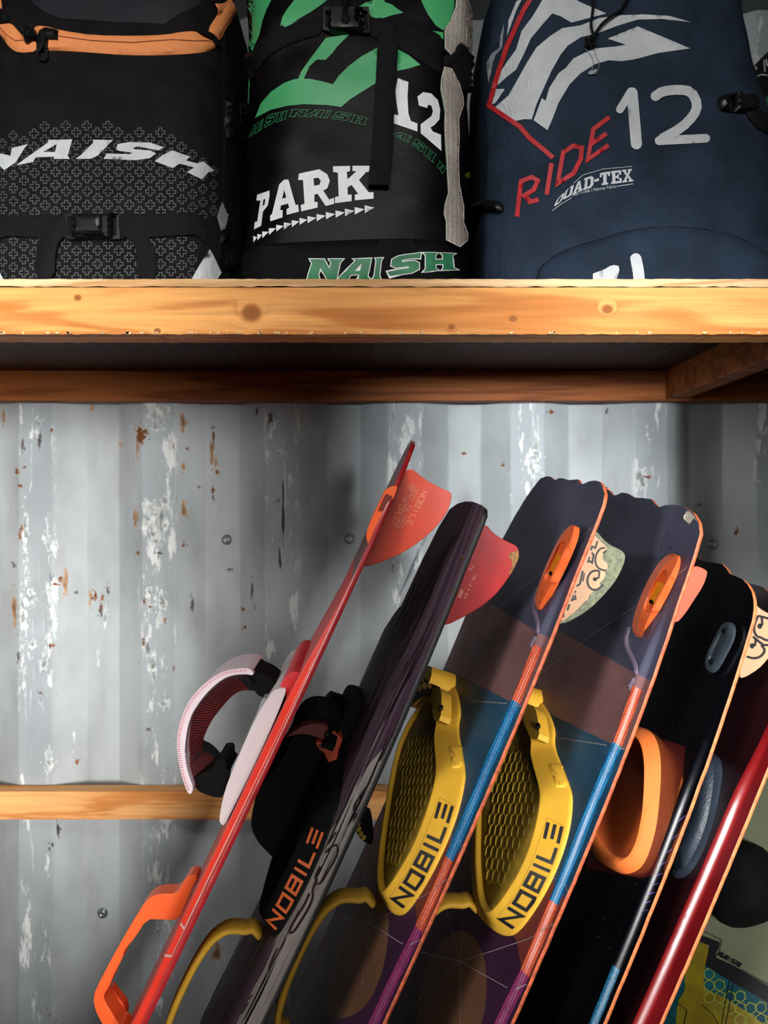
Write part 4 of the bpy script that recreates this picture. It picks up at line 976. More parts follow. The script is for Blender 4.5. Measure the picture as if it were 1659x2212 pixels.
# fin grips (orange, boat-shaped) — built on board 4, copied to board 3
def fin_grip(b, out_px, top_px, slot_px, m, h=.017, extra=True):
    n = 64
    o = ccwise(resample(smooth_loop(onz_l(b, out_px), 1), n)); t = ccwise(resample(smooth_loop(onz_l(b, top_px, h), 1), n)); s = ccwise(resample(smooth_loop(onz_l(b, slot_px, h), 2), n))
    def al(a, c):
        k = min(range(n), key=lambda k: sum((Vector(a[i])-Vector(c[(i+k) % n])).length for i in range(0, n, 4))); return c[k:]+c[:k]
    t = al(o, t); s = al(t, s); cen = Vector((sum(p[0] for p in s)/n, sum(p[1] for p in s)/n))
    s2 = [tuple(cen+(Vector(p)-cen)*.86) for p in s]
    hz = b.h(*s[0])*0
    return lofted('fin_grip', [ring(b, o, .0), ring(b, [tuple(Vector(p)*.93+Vector(q)*.07) for p, q in zip(o, t)], h*.5), ring(b, [tuple(Vector(p)*.15+Vector(q)*.85) for p, q in zip(o, t)], h*.93), ring(b, t, h), ring(b, s, h-.0005), ring(b, [tuple(Vector(p)*.9+Vector(q)*.1) for p, q in zip(s, s2)], h-.002), ring(b, s2, .005)], m, b.e, sharp=50)
g4 = fin_grip(b4_, Z5([(1092,590),(1102,625),(1087,700),(1042,800),(992,900),(932,1010),(880,1090),(850,1138),(825,1100),(818,1050),(840,960),(880,850),(930,750),(990,650),(1050,602)]),
   Z5([(1092,593),(1052,690),(1003,770),(962,850),(902,960),(872,1050),(850,1125),(832,1095),(824,1045),(848,955),(888,848),(938,748),(996,652),(1052,604)]),
   Z5([(975,682),(1000,684),(1015,700),(1008,745),(980,800),(940,870),(905,950),(875,957),(862,930),(870,870),(895,810),(930,740)]), M_grip)
M_amb = mat('amber_plate', (214,130,26), .25, coat=.4)
gh = mesh_hit(b4_, g4)
pil('lock_plate', [smooth_loop(Z5([(935,752),(950,745),(965,770),(990,765),(985,810),(955,860),(925,915),(885,905),(880,885),(905,820),(925,790)]), 1)], zhit(b4_, .011), M_amb, g4, h=.002, d=3, base=.0, g=5, thick=True)
pil('bolt', [blob(1406,1300,4,5,14,0)], zhit(b4_, .0135), M_screw, g4, h=.002, d=4, base=.0005, g=4, thick=True)
kis = word('HISS', Z5([(832,1075),(868,978)]), Z5([(850,1082),(886,984)]), .1) if False else [stroke(Z5(q), .9) for q in ([(838,1078),(856,1084)],[(846,1080),(852,1060)],[(846,1080),(838,1062)],[(843,1050),(862,1055)],[(848,1040),(852,1024),(858,1044),(864,1028)],[(852,1018),(856,1002),(862,1020),(868,1006)])]
multi('moulded_lettering', kis, gh, mat('orange_dark', (170,70,34), .5), g4, base=.0004, g=5, smooth=False)
nose_pts3 = onz(b3_, *Z5([(490,425)])[0]); nose_pts4 = onz(b4_, *Z5([(1095,590)])[0])
dyg = (nose_pts3[1]-nose_pts4[1]); dxg = nose_pts3[0]-nose_pts4[0]
g3 = copy_part(g4, b3_.e, dyg, max(-.03, min(.03, dxg)))

# fins
def fin(b, px, xf, m, th=.004, label=None):
    lp = onx_l(b, px, xf); return slab('fin', b, None, xf-th/2, xf+th/2, m, local=lp, bv=.0012, sm=1, label=label)
M_cfin = mat('cream_green_fibre', (112,116,90), .5, var=.2, vs=200, bump=.6, bs=700); M_beige = mat('beige_print', (196,152,116), .5, var=.04, vs=60)
def fin_hit(b, xf):
    def f(px, py): y, z = onx(b, px, py, xf); return Vector((xf, y, z)), Vector((1,0,0))
    return f
f4 = fin(b4_, Z5([(1120,690),(1190,655),(1260,685),(1268,710),(1240,790),(1180,880),(1130,960),(1068,1030),(1010,1000)]), .175, mat('salmon_fin', (226,92,66), .45, var=.03), label='salmon fin')
f3 = fin(b3_, Z5([(500,470),(556,432),(600,490),(650,530),(700,550),(735,575),(742,610),(720,680),(670,770),(600,850),(520,930),(430,990),(340,1034),(280,1010)]), .175, M_cfin, label='worn fin, beige print over pale green fibre')
fh3 = fin_hit(b3_, .1775)
pil('fin_print', [Z5([(500,480),(553,468),(580,500),(610,525),(625,548),(612,570),(600,590),(598,620),(628,645),(632,672),(612,690),(618,720),(604,745),(578,770),(588,792),(560,805),(530,830),(510,850),(505,875),(480,890),(440,935),(395,975),(345,1012),(300,1000)])], fh3, M_beige, f3, base=.0004, g=6)
multi('fin_lettering', [stroke(smooth_loop(Z5([(612,545),(585,545),(560,575),(548,620),(558,665),(590,685),(620,690)]), 2, False), 4), stroke(Z5([(622,560),(600,580)]), 4), stroke(Z5([(578,690),(572,735),(545,745)]), 4), [blob(*Z5([(548,745)])[0], 4.5, 4.5, 14, 0)], stroke(smooth_loop(Z5([(575,690),(530,690),(500,730),(500,780),(530,815),(570,810),(600,780)]), 2, False), 4.5),
   stroke(Z5([(565,500),(550,545),(530,535),(522,560)]), 4), stroke(Z5([(528,575),(540,590),(530,640),(505,625)]), 4.5), stroke(Z5([(515,600),(500,640)]), 3), stroke(Z5([(470,690),(452,775),(430,790)]), 4), stroke(Z5([(480,705),(470,760)]), 3), stroke(Z5([(425,820),(400,880),(425,870),(415,830)]), 4), stroke(Z5([(385,905),(372,945)]), 4), stroke(Z5([(350,965),(345,990)]), 3)], fh3, M_ink, f3, base=.0008, g=8, smooth=False)

# foot pad (yellow) on board 4
outer = Z6([(1150,250),(1195,195),(1215,235),(1290,255),(1380,440),(1365,560),(1430,720),(1490,870),(1500,950),(1480,1150),(1400,1400),(1280,1640),(1130,1850),(1040,1880),(940,1830),(830,1720),(805,1640),(790,1300)])
o_l = onz_l(b4_, outer); i_l = onz_l(b4_, Z6([(1060,330),(1085,330),(1105,350),(1150,430),(1180,520),(1172,600),(1180,650),(1238,850),(1240,950),(1200,1150),(1120,1380),(1000,1580),(910,1690),(870,1695),(845,1660),(822,1580),(812,1480),(800,1300)]), .034)
L4 = b4_.L
far_o = [(-.19, L4-.50), (-.20, L4-.42), (-.17, L4-.35)]
far_i = [(-.14, L4-.47), (-.145, L4-.42), (-.12, L4-.38)]
OO, II = matched(o_l+far_o, i_l+far_i)
cc = Vector((sum(p[0] for p in II)/len(II), sum(p[1] for p in II)/len(II)))
mixl = lambda A, B_, t: [tuple(Vector(p)*(1-t)+Vector(q)*t) for p, q in zip(A, B_)]
shr = lambda A, t: [tuple(cc+(Vector(p)-cc)*t) for p in A]
pad4 = lofted('foot_pad', [ring(b4_, OO, .004), ring(b4_, OO, .0085), ring(b4_, mixl(OO, II, .10), .0125), ring(b4_, mixl(OO, II, .16), .0125), ring(b4_, mixl(OO, II, .9), .036), ring(b4_, II, .0365), ring(b4_, shr(II, .985), .034), ring(b4_, shr(II, .97), .0275)], M_yel, b4_.e, cap1=True, smooth=True)
tread_o = shr(II, .955)
tread = lofted('pad_tread', [ring(b4_, shr(II, .965), .0278), ring(b4_, tread_o, .0300), ring(b4_, shr(II, .86), .0290)], M_yeld, pad4, cap1=True)
hexv = []; hx = onz_l(b4_, Z6([(1110,610),(1145,720),(1182,930),(1130,1130),(1020,1380),(905,1555),(880,1480),(862,1150),(905,1020),(915,830),(975,690)]), .030)
hl = []
q = Vector(hx[0]); R_ = .0098
bx = np.array(hx); lo = bx.min(0); hi = bx.max(0)
edges_ = set()
for i in range(-2, 40):
    for j in range(-2, 30):
        cx_ = lo[0]-.05+i*R_*1.5*1.25; cy_ = lo[1]+j*R_*1.732+(R_*.866 if i % 2 else 0)
        c6 = [(cx_+R_*1.25*math.cos(k*math.pi/3), cy_+R_*math.sin(k*math.pi/3)) for k in range(6)]
        if not inside([(cx_, cy_)], [hx+[(-.10, L4-.47), (-.10, L4-.42)]])[0]: continue
        for k in range(6):
            a_, b_ = c6[k], c6[(k+1) % 6]; key = tuple(sorted(((round(a_[0], 4), round(a_[1], 4)), (round(b_[0], 4), round(b_[1], 4)))))
            edges_.add(key)
lh4 = lambda x, y: (Vector((x, y, .0290+rock(b4_, y))), Vector((0,0,1)))
vs = []; fs = []
for a_, c_ in edges_:
    a_ = Vector(a_); c_ = Vector(c_); d_ = (c_-a_); 
    if d_.length < 1e-5: continue
    n_ = Vector((-d_.y, d_.x)).normalized()*.0008; k = len(vs); z_ = .029+rock(b4_, a_.y)
    for p_ in (a_, c_): vs += [(p_.x+n_.x, p_.y+n_.y, z_), (p_.x, p_.y, z_+.0016), (p_.x-n_.x, p_.y-n_.y, z_)]
    fs += [(k, k+1, k+4, k+3), (k+1, k+2, k+5, k+4)]
o = new_obj('hex_ridges', vs, fs, mat('yellow_ridge', (196,160,44), .6), pad4); o['kind'] = 'stuff'
hp = mesh_hit(b4_, pad4)
band_b = Z6([(1045,1812),(1190,1640),(1310,1400),(1370,1220),(1398,1100)]); band_t = Z6([(945,1745),(1060,1600),(1180,1380),(1250,1200),(1280,1065)])
multi('pad_lettering', ntext([band_b[0]]+band_b[1:], band_t, .2), hp, M_ink, pad4, base=.0006, g=7, smooth=False, label='black word NOBILE')
fr = [(930,1740),(1070,1570),(1180,1340),(1245,1150),(1285,1040),(1425,1115),(1395,1250),(1300,1470),(1180,1680),(1050,1830)]
multi('pad_frame_line', [stroke(Z6(fr[:5]+[(1425,1115)]), .6)], hp, mat('yellow_groove', (150,116,28), .7), pad4, base=.0004, g=8, smooth=False)
tag4 = pil('moulded_tag', [Z6([(1290,672),(1385,662),(1445,832),(1345,835)])], hp, M_yel, pad4, h=.0022, d=1.5, base=.0002, g=6, thick=True)
multi('tag_script', [stroke(smooth_loop(Z6(q), 1, False), .9) for q in ([(1350,700),(1385,690)],[(1325,700),(1330,740),(1345,730),(1350,760),(1365,750)],[(1325,770),(1345,765),(1340,800),(1365,795),(1370,825)],[(1315,700),(1310,730),(1340,720)])], hp, mat('yellow_groove', (150,116,28), .7), tag4, base=.0028, g=5, smooth=False)
# strap mounts of the pad: two blocks at the instep side with a screw
mt = Z6([(1140,330),(1150,280),(1200,275),(1240,300),(1262,380),(1275,515),(1215,520),(1190,470),(1160,390)])
blk = lofted('strap_mount', [ring(b4_, q_, z_) for q_, z_ in ((smooth_loop(onz_l(b4_, mt, .036), 1), .030), (smooth_loop(onz_l(b4_, mt, .036), 1), .046))], M_yel, pad4, cap1=True, sharp=40)
blk2 = lofted('strap_mount', [ring(b4_, q_, z_) for q_, z_ in ((smooth_loop([(-.165,L4-.40),(-.075,L4-.345),(-.06,L4-.315),(-.10,L4-.295),(-.175,L4-.335)], 1), .004), (smooth_loop([(-.165,L4-.40),(-.08,L4-.35),(-.065,L4-.318),(-.10,L4-.30),(-.172,L4-.338)], 1), .048))], M_yel, pad4, cap1=True, sharp=40)
scw = pil('screw', [blob(*Z6([(1220,412)])[0], 5, 8, 16, 0)], mesh_hit(b4_, blk), M_screw, blk, h=.002, d=3, base=.0005, g=3, thick=True)
# strap arch of the yellow pad: spans the pad from the near mount to the far one
def strap_arch(b, x0, x1, y0, y1, H, wid, m, parent, name='foot_strap', z0=.03, th=.010, lab=None):
    """arch from (x0,y0) to (x1,y1) in the deck plane, wid wide across its run"""
    A = Vector((x0, y0)); B_ = Vector((x1, y1)); d_ = (B_-A).normalized(); n_ = Vector((-d_.y, d_.x)); rings = []
    K = 26
    for i in range(K+1):
        t = math.pi*i/K; c = A+(B_-A)*(.5-.5*math.cos(t)*1.04); z = z0+H*max(0., math.sin(t))**.7
        up = Vector((-math.cos(t)*.8, math.sin(t))).normalized()
        r_ = []
        for (u_, v_) in ((-1,-.5),(-1,.5),(-.5,.9),(.5,.9),(1,.5),(1,-.5),(.5,-.8),(-.5,-.8)):
            q_ = c+n_*(u_*wid/2)+d_*(up.x*v_*th); r_.append((q_.x, q_.y, z+up.y*v_*th+rock(b, q_.y)))
        rings.append(r_)
    return lofted(name, rings, m, parent, cap0=False, cap1=False, label=lab)
st4 = strap_arch(b4_, -.10, -.115, L4-.335, L4-.58, .052, .10, M_bfab, b4_.e, lab='black strap with yellow print')
def print_on(st, b, m):
    bv = bvh_of(st); vs = []; fs = []; rr = random.Random(3)
    vv = [v.co for v in st.data.vertices]; nR = len(vv)//8; items = []
    for k in range(1, nR-2):
        for (a_, c_) in ((0, 1), (1, 2), (2, 3), (3, 4), (4, 5)):
            p00, p01 = vv[k*8+a_], vv[k*8+c_]; p10, p11 = vv[(k+1)*8+a_], vv[(k+1)*8+c_]
            n_ = (p10-p00).cross(p01-p00).normalized(); cen = (p00+p11)/2
            out = n_ if n_.dot(cen-Vector((cen.x, (vv[0].y+vv[-1].y)/2, 0))) > 0 else -n_
            f_ = lambda u, v: p00*(1-u)*(1-v)+p10*u*(1-v)+p01*(1-u)*v+p11*u*v+out*.0006
            S = 12
            for (r0, r1) in ((.44, .36), (.26, .17), (.09, .0)):
                n0 = len(vs)
                for j in range(S): a2 = 2*math.pi*j/S; vs += [f_(.5+r0*math.cos(a2), .5+r0*math.sin(a2)), f_(.5+r1*math.cos(a2), .5+r1*math.sin(a2))]
                fs += [(n0+2*j, n0+2*((j+1) % S), n0+2*((j+1) % S)+1, n0+2*j+1) for j in range(S)]
    o = new_obj('strap_print', vs, fs, m, st); return o
print_on(st4, b4_, M_gold)
dy3 = b3_.L-b4_.L-.030
pad3 = copy_part(pad4, b3_.e, dy3); st3 = copy_part(st4, b3_.e, dy3+.0)

# grab handles: a bar arching over the middle of each board
def handle_from(b, px, x0, x1, m, th, label=None, xp=None):
    return slab('grab_handle', b, stroke(smooth_loop(px, 2, False), th)[0], x0, x1, m, xp=xp if xp is not None else 0., bv=.0025, sm=0, label=label)

# ===== board 1: red, seen edge-on =====
b1_ = make_board('red kiteboard seen edge-on, leftmost, with white foot pad and orange fin', (306,2212), .48, 935, .008, ex=3, wd=-.035, thick=.006, core=.010)
b1_.rx = [(-1,.196),(9,.196)]; set_profile(b1_, .022, .20, .38)
M_red1 = mat('red_deck', (190,34,34), rough=.45, coat=.1, spec=.25, vs=14, var=.06); M_red2 = mat('red_rail', (160,26,32), rough=.35, coat=.3, vs=60, var=.1); M_redd = mat('dark_red_nose', (96,18,26), .35, coat=.3)
M_redb = mat('red_bevel_lit', (250,64,48), rough=.45, coat=.1, spec=.3, var=.04)  # brighter red paints in the light falling on the bevel
nz1 = [(-.20,.20),(-.18,.10),(-.13,.035),(-.06,.008),(0,0),(.05,.0),(.12,.012),(.165,.04),(.19,.09),(.203,.16)]
b1_.xlines = [.176, .190]
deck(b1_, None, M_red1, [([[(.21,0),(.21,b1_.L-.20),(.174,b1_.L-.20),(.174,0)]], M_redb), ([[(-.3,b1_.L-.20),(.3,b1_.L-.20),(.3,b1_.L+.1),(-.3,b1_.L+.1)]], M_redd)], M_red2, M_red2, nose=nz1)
hh = bhit(b1_, .008)
multi('pale_line', [stroke([(393,1995),(398,2005),(406,2010)], 5), stroke([(358,2064),(378,2066)], 6)], hh, mat('pale_pink_line', (250,190,180), .4), b1_.e, base=.0012, g=5, smooth=False)
f1 = fin(b1_, Z4([(560,470),(622,435),(690,490),(760,540),(850,585),(905,608),(915,630),(905,690),(870,770),(800,860),(700,950),(600,1020),(480,1080),(380,1120),(300,1142),(270,1130)]), .165, M_orfin, .0045, label='orange moulded fin')
fh = fin_hit(b1_, .1676)
M_emb = mat('fin_relief', (236,120,76), .3)
def lines_txt(rows): return sum([[stroke(Z4(q), 1.5) for q in r] for r in rows], [])
def simple_word(txt, bo, to, sw=.16):
    S = {'N': [[(0,0),(0,1),(1,0),(1,1)]], 'O': [[(0,0),(1,0),(1,1),(0,1),(0,0)]], 'B': [[(0,0),(1,0),(1,1),(0,1),(0,0)],[(0,.5),(1,.5)]], 'I': [[(.5,0),(.5,1)]], 'L': [[(0,1),(0,0),(1,0)]], 'E': [[(1,0),(0,0),(0,1),(1,1)],[(0,.5),(.8,.5)]],
         'G': [[(1,1),(0,1),(0,0),(1,0),(1,.5),(.6,.5)]], 'D': [[(0,0),(.8,0),(1,.3),(1,.7),(.8,1),(0,1),(0,0)]], '5': [[(1,1),(0,1),(0,.55),(1,.55),(1,0),(0,0)]], '3': [[(0,1),(1,1),(1,0),(0,0)],[(.2,.5),(1,.5)]], 'R': [[(0,0),(0,1),(1,1),(1,.5),(0,.5)],[(.5,.5),(1,0)]], 'S': [[(1,1),(0,1),(0,.5),(1,.5),(1,0),(0,0)]], 'A': [[(0,0),(0,1),(1,1),(1,0)],[(0,.5),(1,.5)]], 'F': [[(0,0),(0,1),(1,1)],[(0,.5),(.8,.5)]], 'C': [[(1,1),(0,1),(0,0),(1,0)]], 'X': [[(0,0),(1,1)],[(0,1),(1,0)]], 'Y': [[(.5,0),(.5,.5),(0,1)],[(.5,.5),(1,1)]]}
    n = len(txt); out = []
    for i, c in enumerate(txt):
        if c == ' ': continue
        for pl_ in S[c]:
            for lp in stroke(dens([(x*.72, y) for x, y in pl_], .5, False), sw):
                out.append([[tuple(interp(bo, max(0, min(1, (i+u)/n)))*(1-v)+interp(to, max(0, min(1, (i+u)/n)))*v) for u, v in lp]])
    return out
it = simple_word('REINFORCED', Z4([(610,545),(480,840)]), Z4([(640,555),(510,860)]))+simple_word('GGD GLASS', Z4([(648,560),(515,870)]), Z4([(680,575),(550,880)]))+simple_word('NOBILE', Z4([(705,590),(580,850)]), Z4([(740,605),(620,865)]))
multi('moulded_lettering', it, fh, M_emb, f1, base=.0005, g=12, smooth=False)
# its grip on the deck side
M_og = mat('bright_orange_plastic', (250,100,40), .45, var=.05)
gp1 = slab('fin_grip', b1_, Z4([(525,560),(480,565),(440,590),(420,640),(360,760),(310,880),(303,930),(315,985),(345,990),(400,880),(460,740),(520,600)]), .135, .19, M_og, xp=.19, bv=.004, sm=2)
slab('grip_slot', b1_, Z4([(450,615),(438,625),(400,705),(385,740),(395,745),(440,730),(480,650),(488,630),(470,635)]), .188, .1915, mat('dark_orange_recess', (120,36,24), .6), xp=.19, parent=gp1, bv=0, sm=1)
# pad, gap fill and strap of board 1
M_wpad = mat('white_foam', (214,204,206), .6, var=.04, vs=12); M_gpad = mat('grey_foam', (150,156,160), .7, var=.1, vs=40, bump=.5, bs=400)
pw = slab('foot_pad', b1_, Z9([(893,278),(850,275),(800,290),(765,340),(700,440),(620,600),(540,790),(470,960),(435,1110),(425,1190),(440,1218),(462,1225),(500,1150),(600,950),(700,740),(800,520),(865,360)]), -.13, .135, M_wpad, bv=.006, sm=2, label='white foam pad')
slab('pad_cushion', b1_, Z9([(740,340),(715,360),(690,440),(640,540),(600,660),(560,740),(520,800),(500,860),(505,900),(560,850),(640,700),(720,500),(770,370)]), -.12, .10, M_gpad, parent=pw, bv=.006, sm=2, xp=.10)
slab('pad_gap_shade', b1_, Z9([(870,330),(800,520),(700,740),(600,950),(500,1150),(478,1190),(520,1170),(590,1040),(700,820),(840,540),(960,300),(975,200),(930,180)]), -.11, .118, mat('black_gap_fill', (16,14,16), .6), xp=.118, bv=.002, sm=1, label='black fill for the shaded gap under the pad')  # black fill stands in for the dark gap between pad and board
slab('heel_block', b1_, Z9([(890,185),(920,165),(950,160),(985,170),(975,200),(940,290),(905,345),(880,345),(893,280),(840,272),(860,230)]), -.10, .130, mat('red_rubber', (208,38,44), .5), xp=.130, bv=.003, sm=1, label='red block')
# strap: a ribbed inner band and a white shell
near = Z9([(600,152),(520,180),(440,205),(350,270),(270,350),(215,430),(180,530),(165,640),(175,760),(200,880),(235,990)])
inner = Z9([(690,300),(590,285),(520,320),(440,410),(370,500),(320,610),(297,690),(320,710),(355,722),(400,760),(430,800)])
nl_ = resample(smooth_loop(onx_l(b1_, near, .085), 2, False), 40, False); il_ = resample(smooth_loop(onx_l(b1_, inner, .02), 2, False), 40, False)
M_rib = mat('strap_lining', (26,16,20), .8); M_ribr = mat('red_rib', (178,44,48), .7); M_ws = mat('white_strap_shell', (222,206,214), .65, var=.03)
rings_ = [[(.085, a_[0], a_[1]), (.02, c_[0], c_[1]), (-.01, c_[0]+.003, c_[1]+.006), (-.01, a_[0], a_[1]+.004), (.085, a_[0], a_[1]+.003)] for a_, c_ in zip(nl_, il_)]
st1 = lofted('foot_strap', rings_, M_rib, b1_.e, cap0=True, cap1=True, label='curved strap, white outside, black ribbed lining')
vs = []; fs = []
nl2 = resample(nl_, 52, False); il2 = resample(il_, 52, False)
for i, (a_, c_) in enumerate(zip(nl2, il2)):
    if i < 4 or i > 50: continue
    a3 = Vector((.085, a_[0], a_[1])); c3 = Vector((.02, c_[0], c_[1])); nx = nl2[min(51, i+1)]; tg = Vector((0, nx[0]-a_[0], nx[1]-a_[1])); tg = tg.normalized()*.0006 if tg.length else Vector((0,.0006,0))
    k = len(vs)
    for j in range(7):
        t = j/6; p_ = a3.lerp(c3, t)+Vector((.0012, 0, -.0010))
        vs += [p_-tg, p_+tg]
    fs += [(k+2*j, k+2*j+1, k+2*j+3, k+2*j+2) for j in range(6)]
o = new_obj('strap_ribs', vs, fs, M_ribr, st1); o['kind'] = 'stuff'
shell_o = Z9([(640,138),(560,140),(490,150),(420,175),(330,240),(255,310),(195,400),(160,490),(138,580),(130,680),(145,790),(170,900),(205,1000),(232,1012)])
shell_i = Z9([(250,965),(225,900),(200,820),(190,720),(195,640),(210,540),(240,450),(300,360),(370,280),(450,215),(520,188),(600,180),(672,192)])
sh = slab('strap_shell', b1_, shell_o+shell_i, -.012, .088, M_ws, xp=.088, parent=st1, bv=.001, sm=1, label='white outer shell of the strap')
tk = []
so_ = resample(smooth_loop(shell_o, 1, False), 74, False)
for i, (p_, q_) in enumerate(zip(so_, so_[1:])):
    d_ = (Vector(q_)-Vector(p_)); n_ = Vector((-d_.y, d_.x)).normalized(); n_ = -n_ if n_.dot(Vector((520,1590))-Vector(p_)) < 0 else n_
    a_ = Vector(p_)+n_*1.5; tk.append(stroke([tuple(a_), tuple(a_+n_*6+d_*.3)], 1.2))
fhs = fin_hit(b1_, .0888)
multi('shell_stitching', tk[2:-2], fhs, mat('red_stitch', (196,60,54), .7), sh, base=.0003, g=20, smooth=False)
multi('shell_piping', [stroke(Z9([(600,183),(520,196),(450,224),(370,290),(300,370),(245,455),(214,545),(199,640),(194,720)]), 2.2)], fhs, mat('black_piping', (20,18,22), .7), sh, base=.0004, g=12, smooth=False)
for q, nm in (([(655,140),(700,172),(750,190),(800,225),(835,270),(790,300),(745,350),(680,320),(660,260),(690,215),(665,175)], 'strap_tab'), ([(225,860),(240,900),(290,870),(380,840),(405,770),(430,770),(460,765),(475,800),(470,835),(505,860),(498,900),(470,960),(450,1030),(400,1030),(320,1005),(265,975)], 'strap_tab')):
    slab(nm, b1_, Z9(q), .0, .075, mat('black_neoprene', (9,8,10), .8, spec=.15), xp=.075, parent=st1, bv=.003, sm=2)
# orange grab handle
hp1 = ZE([(740,122),(700,165),(690,205),(640,260),(590,345),(540,350),(470,330),(425,340),(385,370),(330,470),(270,590),(200,710),(155,800),(150,870),(190,930),(240,990),(290,1050)])
hd = slab('grab_handle', b1_, ZE([(745,118),(682,110),(650,165),(610,225),(540,222),(475,232),(430,265),(380,340),(250,560),(130,790),(112,850),(125,920),(160,990),(220,1090),(330,1090),(300,1010),(262,1000),(235,950),(185,870),(175,830),(215,770),(235,710),(290,610),(300,560),(370,480),(432,378),(520,378),(590,385),(625,370),(660,300),(705,190)]), -.012, .018, M_og, xp=.018, bv=.004, sm=1, label='orange grab handle')
slab('handle_foot', b1_, ZE([(745,118),(690,112),(660,165),(640,170),(700,180),(715,178),(735,140)]), -.030, -.012, M_og, xp=-.012, parent=hd, bv=.003, sm=1)
slab('handle_foot', b1_, ZE([(215,775),(250,830),(312,905),(300,1000),(260,1000),(190,880),(180,835)]), -.030, -.012, mat('deep_orange_plastic', (226,78,34), .5), xp=-.012, parent=hd, bv=.003, sm=1)

# ===== board 2: plum with pale streaks =====
b2_ = make_board('dark plum kiteboard with pale swirling graphics, red fin and black bindings', (562,2212), .48, 1122, .025, ex=2.5, wd=-.10, thick=.006, core=.008)
rx2 = [onz(b2_, *p, .003) for p in ZD([(1300,40),(1210,250),(1100,480),(1000,680),(900,880),(800,1080),(700,1290),(610,1480)])+ZC([(1560,500),(1420,820),(1250,1230)])]; print('rx2', [(round(x,3), round(b2_.L-y,3)) for x, y in rx2])
rx2 = [(min(x, .196), y) for x, y in rx2]
rx2 = sorted([(y, x) for x, y in rx2]); b2_.rx = [(-1, rx2[0][1])]+rx2+[(9, rx2[-1][1])]
set_profile(b2_, .045, .12, .32)
M_pl = mat('plum_deck', (88,68,80), rough=.55, coat=.0, spec=.1, vs=5, c2=(58,42,54), stretch=(12,1,1)); M_pale = mat('pale_swirl_lit', (138,131,125), .6, coat=.0, spec=.2, var=.06, vs=30, bump=.2, bs=900); M_pinkp = mat('pink_streak', (112,50,70), .4)  # pale grey is print plus the front light on the bevel
M_bedge = mat('black_edge', (26,25,24), .5, var=.3, vs=200)
nz2 = [(x, b2_.L-y) for x, y in onz_l(b2_, Z4([(560,1420),(640,1230),(700,1100),(820,860),(900,730),(955,690),(1010,674),(1060,675),(1105,690),(1140,720),(1152,770),(1146,830)]))]
nz2 = [(-.2, nz2[0][1]+.06)]+[(max(-.2, x), s) for x, s in nz2]
pb_ = [p for p in b2_.rx if 0 < p[0] < b2_.L-.30]
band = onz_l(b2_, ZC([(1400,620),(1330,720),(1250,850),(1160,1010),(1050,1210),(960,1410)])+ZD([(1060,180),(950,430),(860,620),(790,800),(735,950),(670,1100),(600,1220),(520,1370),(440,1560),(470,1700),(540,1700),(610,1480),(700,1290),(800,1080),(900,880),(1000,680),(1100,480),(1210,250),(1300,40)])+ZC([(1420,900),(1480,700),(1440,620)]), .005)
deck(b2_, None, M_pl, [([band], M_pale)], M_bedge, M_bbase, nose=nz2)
rnd = random.Random(4); sk = []; skp = []
for i in range(95):
    x = rnd.uniform(-.19, .19); y = rnd.uniform(b2_.L-1.1, b2_.L-.06); l = rnd.uniform(.04, .16); w = rnd.uniform(.0015, .006)
    sk.append([[(x-w, y-l/2), (x-w*.2, y), (x+rnd.uniform(-.004,.004), y+l/2), (x+w, y+l*.1), (x+w*.5, y-l*.3)]])
multi('dark_streaks', sk, lhit(b2_), mat('black_streak', (20,15,20), .6, spec=.1), b2_.e, base=.0006, g=.03, smooth=False)
for i in range(40):
    x = rnd.uniform(.02, .19); y = rnd.uniform(b2_.L-.8, b2_.L-.25); l = rnd.uniform(.05, .2); w = rnd.uniform(.0008, .0025)
    skp.append([[(x-w, y-l/2), (x, y+l/2), (x+w, y+l*.1)]])
multi('pale_streaks', skp, lhit(b2_), M_pale, b2_.e, base=.0009, g=.03, smooth=False)
hb = bhit(b2_, .007)
sw = [stroke(smooth_loop(ZD([(1120,215),(1170,165),(1210,155),(1215,200),(1190,270),(1140,350),(1090,440),(1060,450)]), 1, False), 4), stroke(smooth_loop(ZD([(1080,320),(1040,400),(1060,420),(1020,500),(1030,540),(1000,620),(940,720),(890,800),(855,820),(850,790),(900,700),(960,610),(1000,520)]), 1, False), 4.5),
      stroke(smooth_loop(ZD([(820,860),(790,930),(720,1040),(690,1100),(720,1010),(760,930)]), 1, False), 3), stroke(smooth_loop(ZD([(570,1280),(520,1330),(470,1450),(500,1400),(540,1340)]), 1, False), 4), stroke(ZD([(1140,150),(1200,60)]), 3),
      stroke(smooth_loop(ZC([(1245,1030),(1180,1130),(1105,1240),(1100,1290),(1120,1330),(1090,1410),(1180,1270),(1230,1150)]), 1, False), 4), stroke(smooth_loop(ZC([(1500,540),(1420,660),(1350,800),(1320,870),(1400,740)]), 1, False), 3)]
multi('swirl_outlines', sw, hb, mat('swirl_ink', (44,34,42), .4), b2_.e, base=.0010, g=9, smooth=False)
for q in ((1000,1205), (972,1275)):
    pil('fin_screw', [blob(q[0], q[1], 2.6, 5, 14, 0)], hb, mat('brass_screw', (190,150,100), .25, .9), b2_.e, h=.0015, d=2, base=.0006, g=2, thick=True)
f2 = fin(b2_, Z4([(1085,900),(1130,855),(1165,843),(1200,890),(1260,935),(1320,965),(1370,985),(1395,1020),(1395,1070),(1360,1160),(1300,1250),(1220,1350),(1120,1430),(1000,1500),(875,1563),(830,1540)]), .165, M_rfin, label='red fin with worn tip')
fh2 = fin_hit(b2_, .1672)
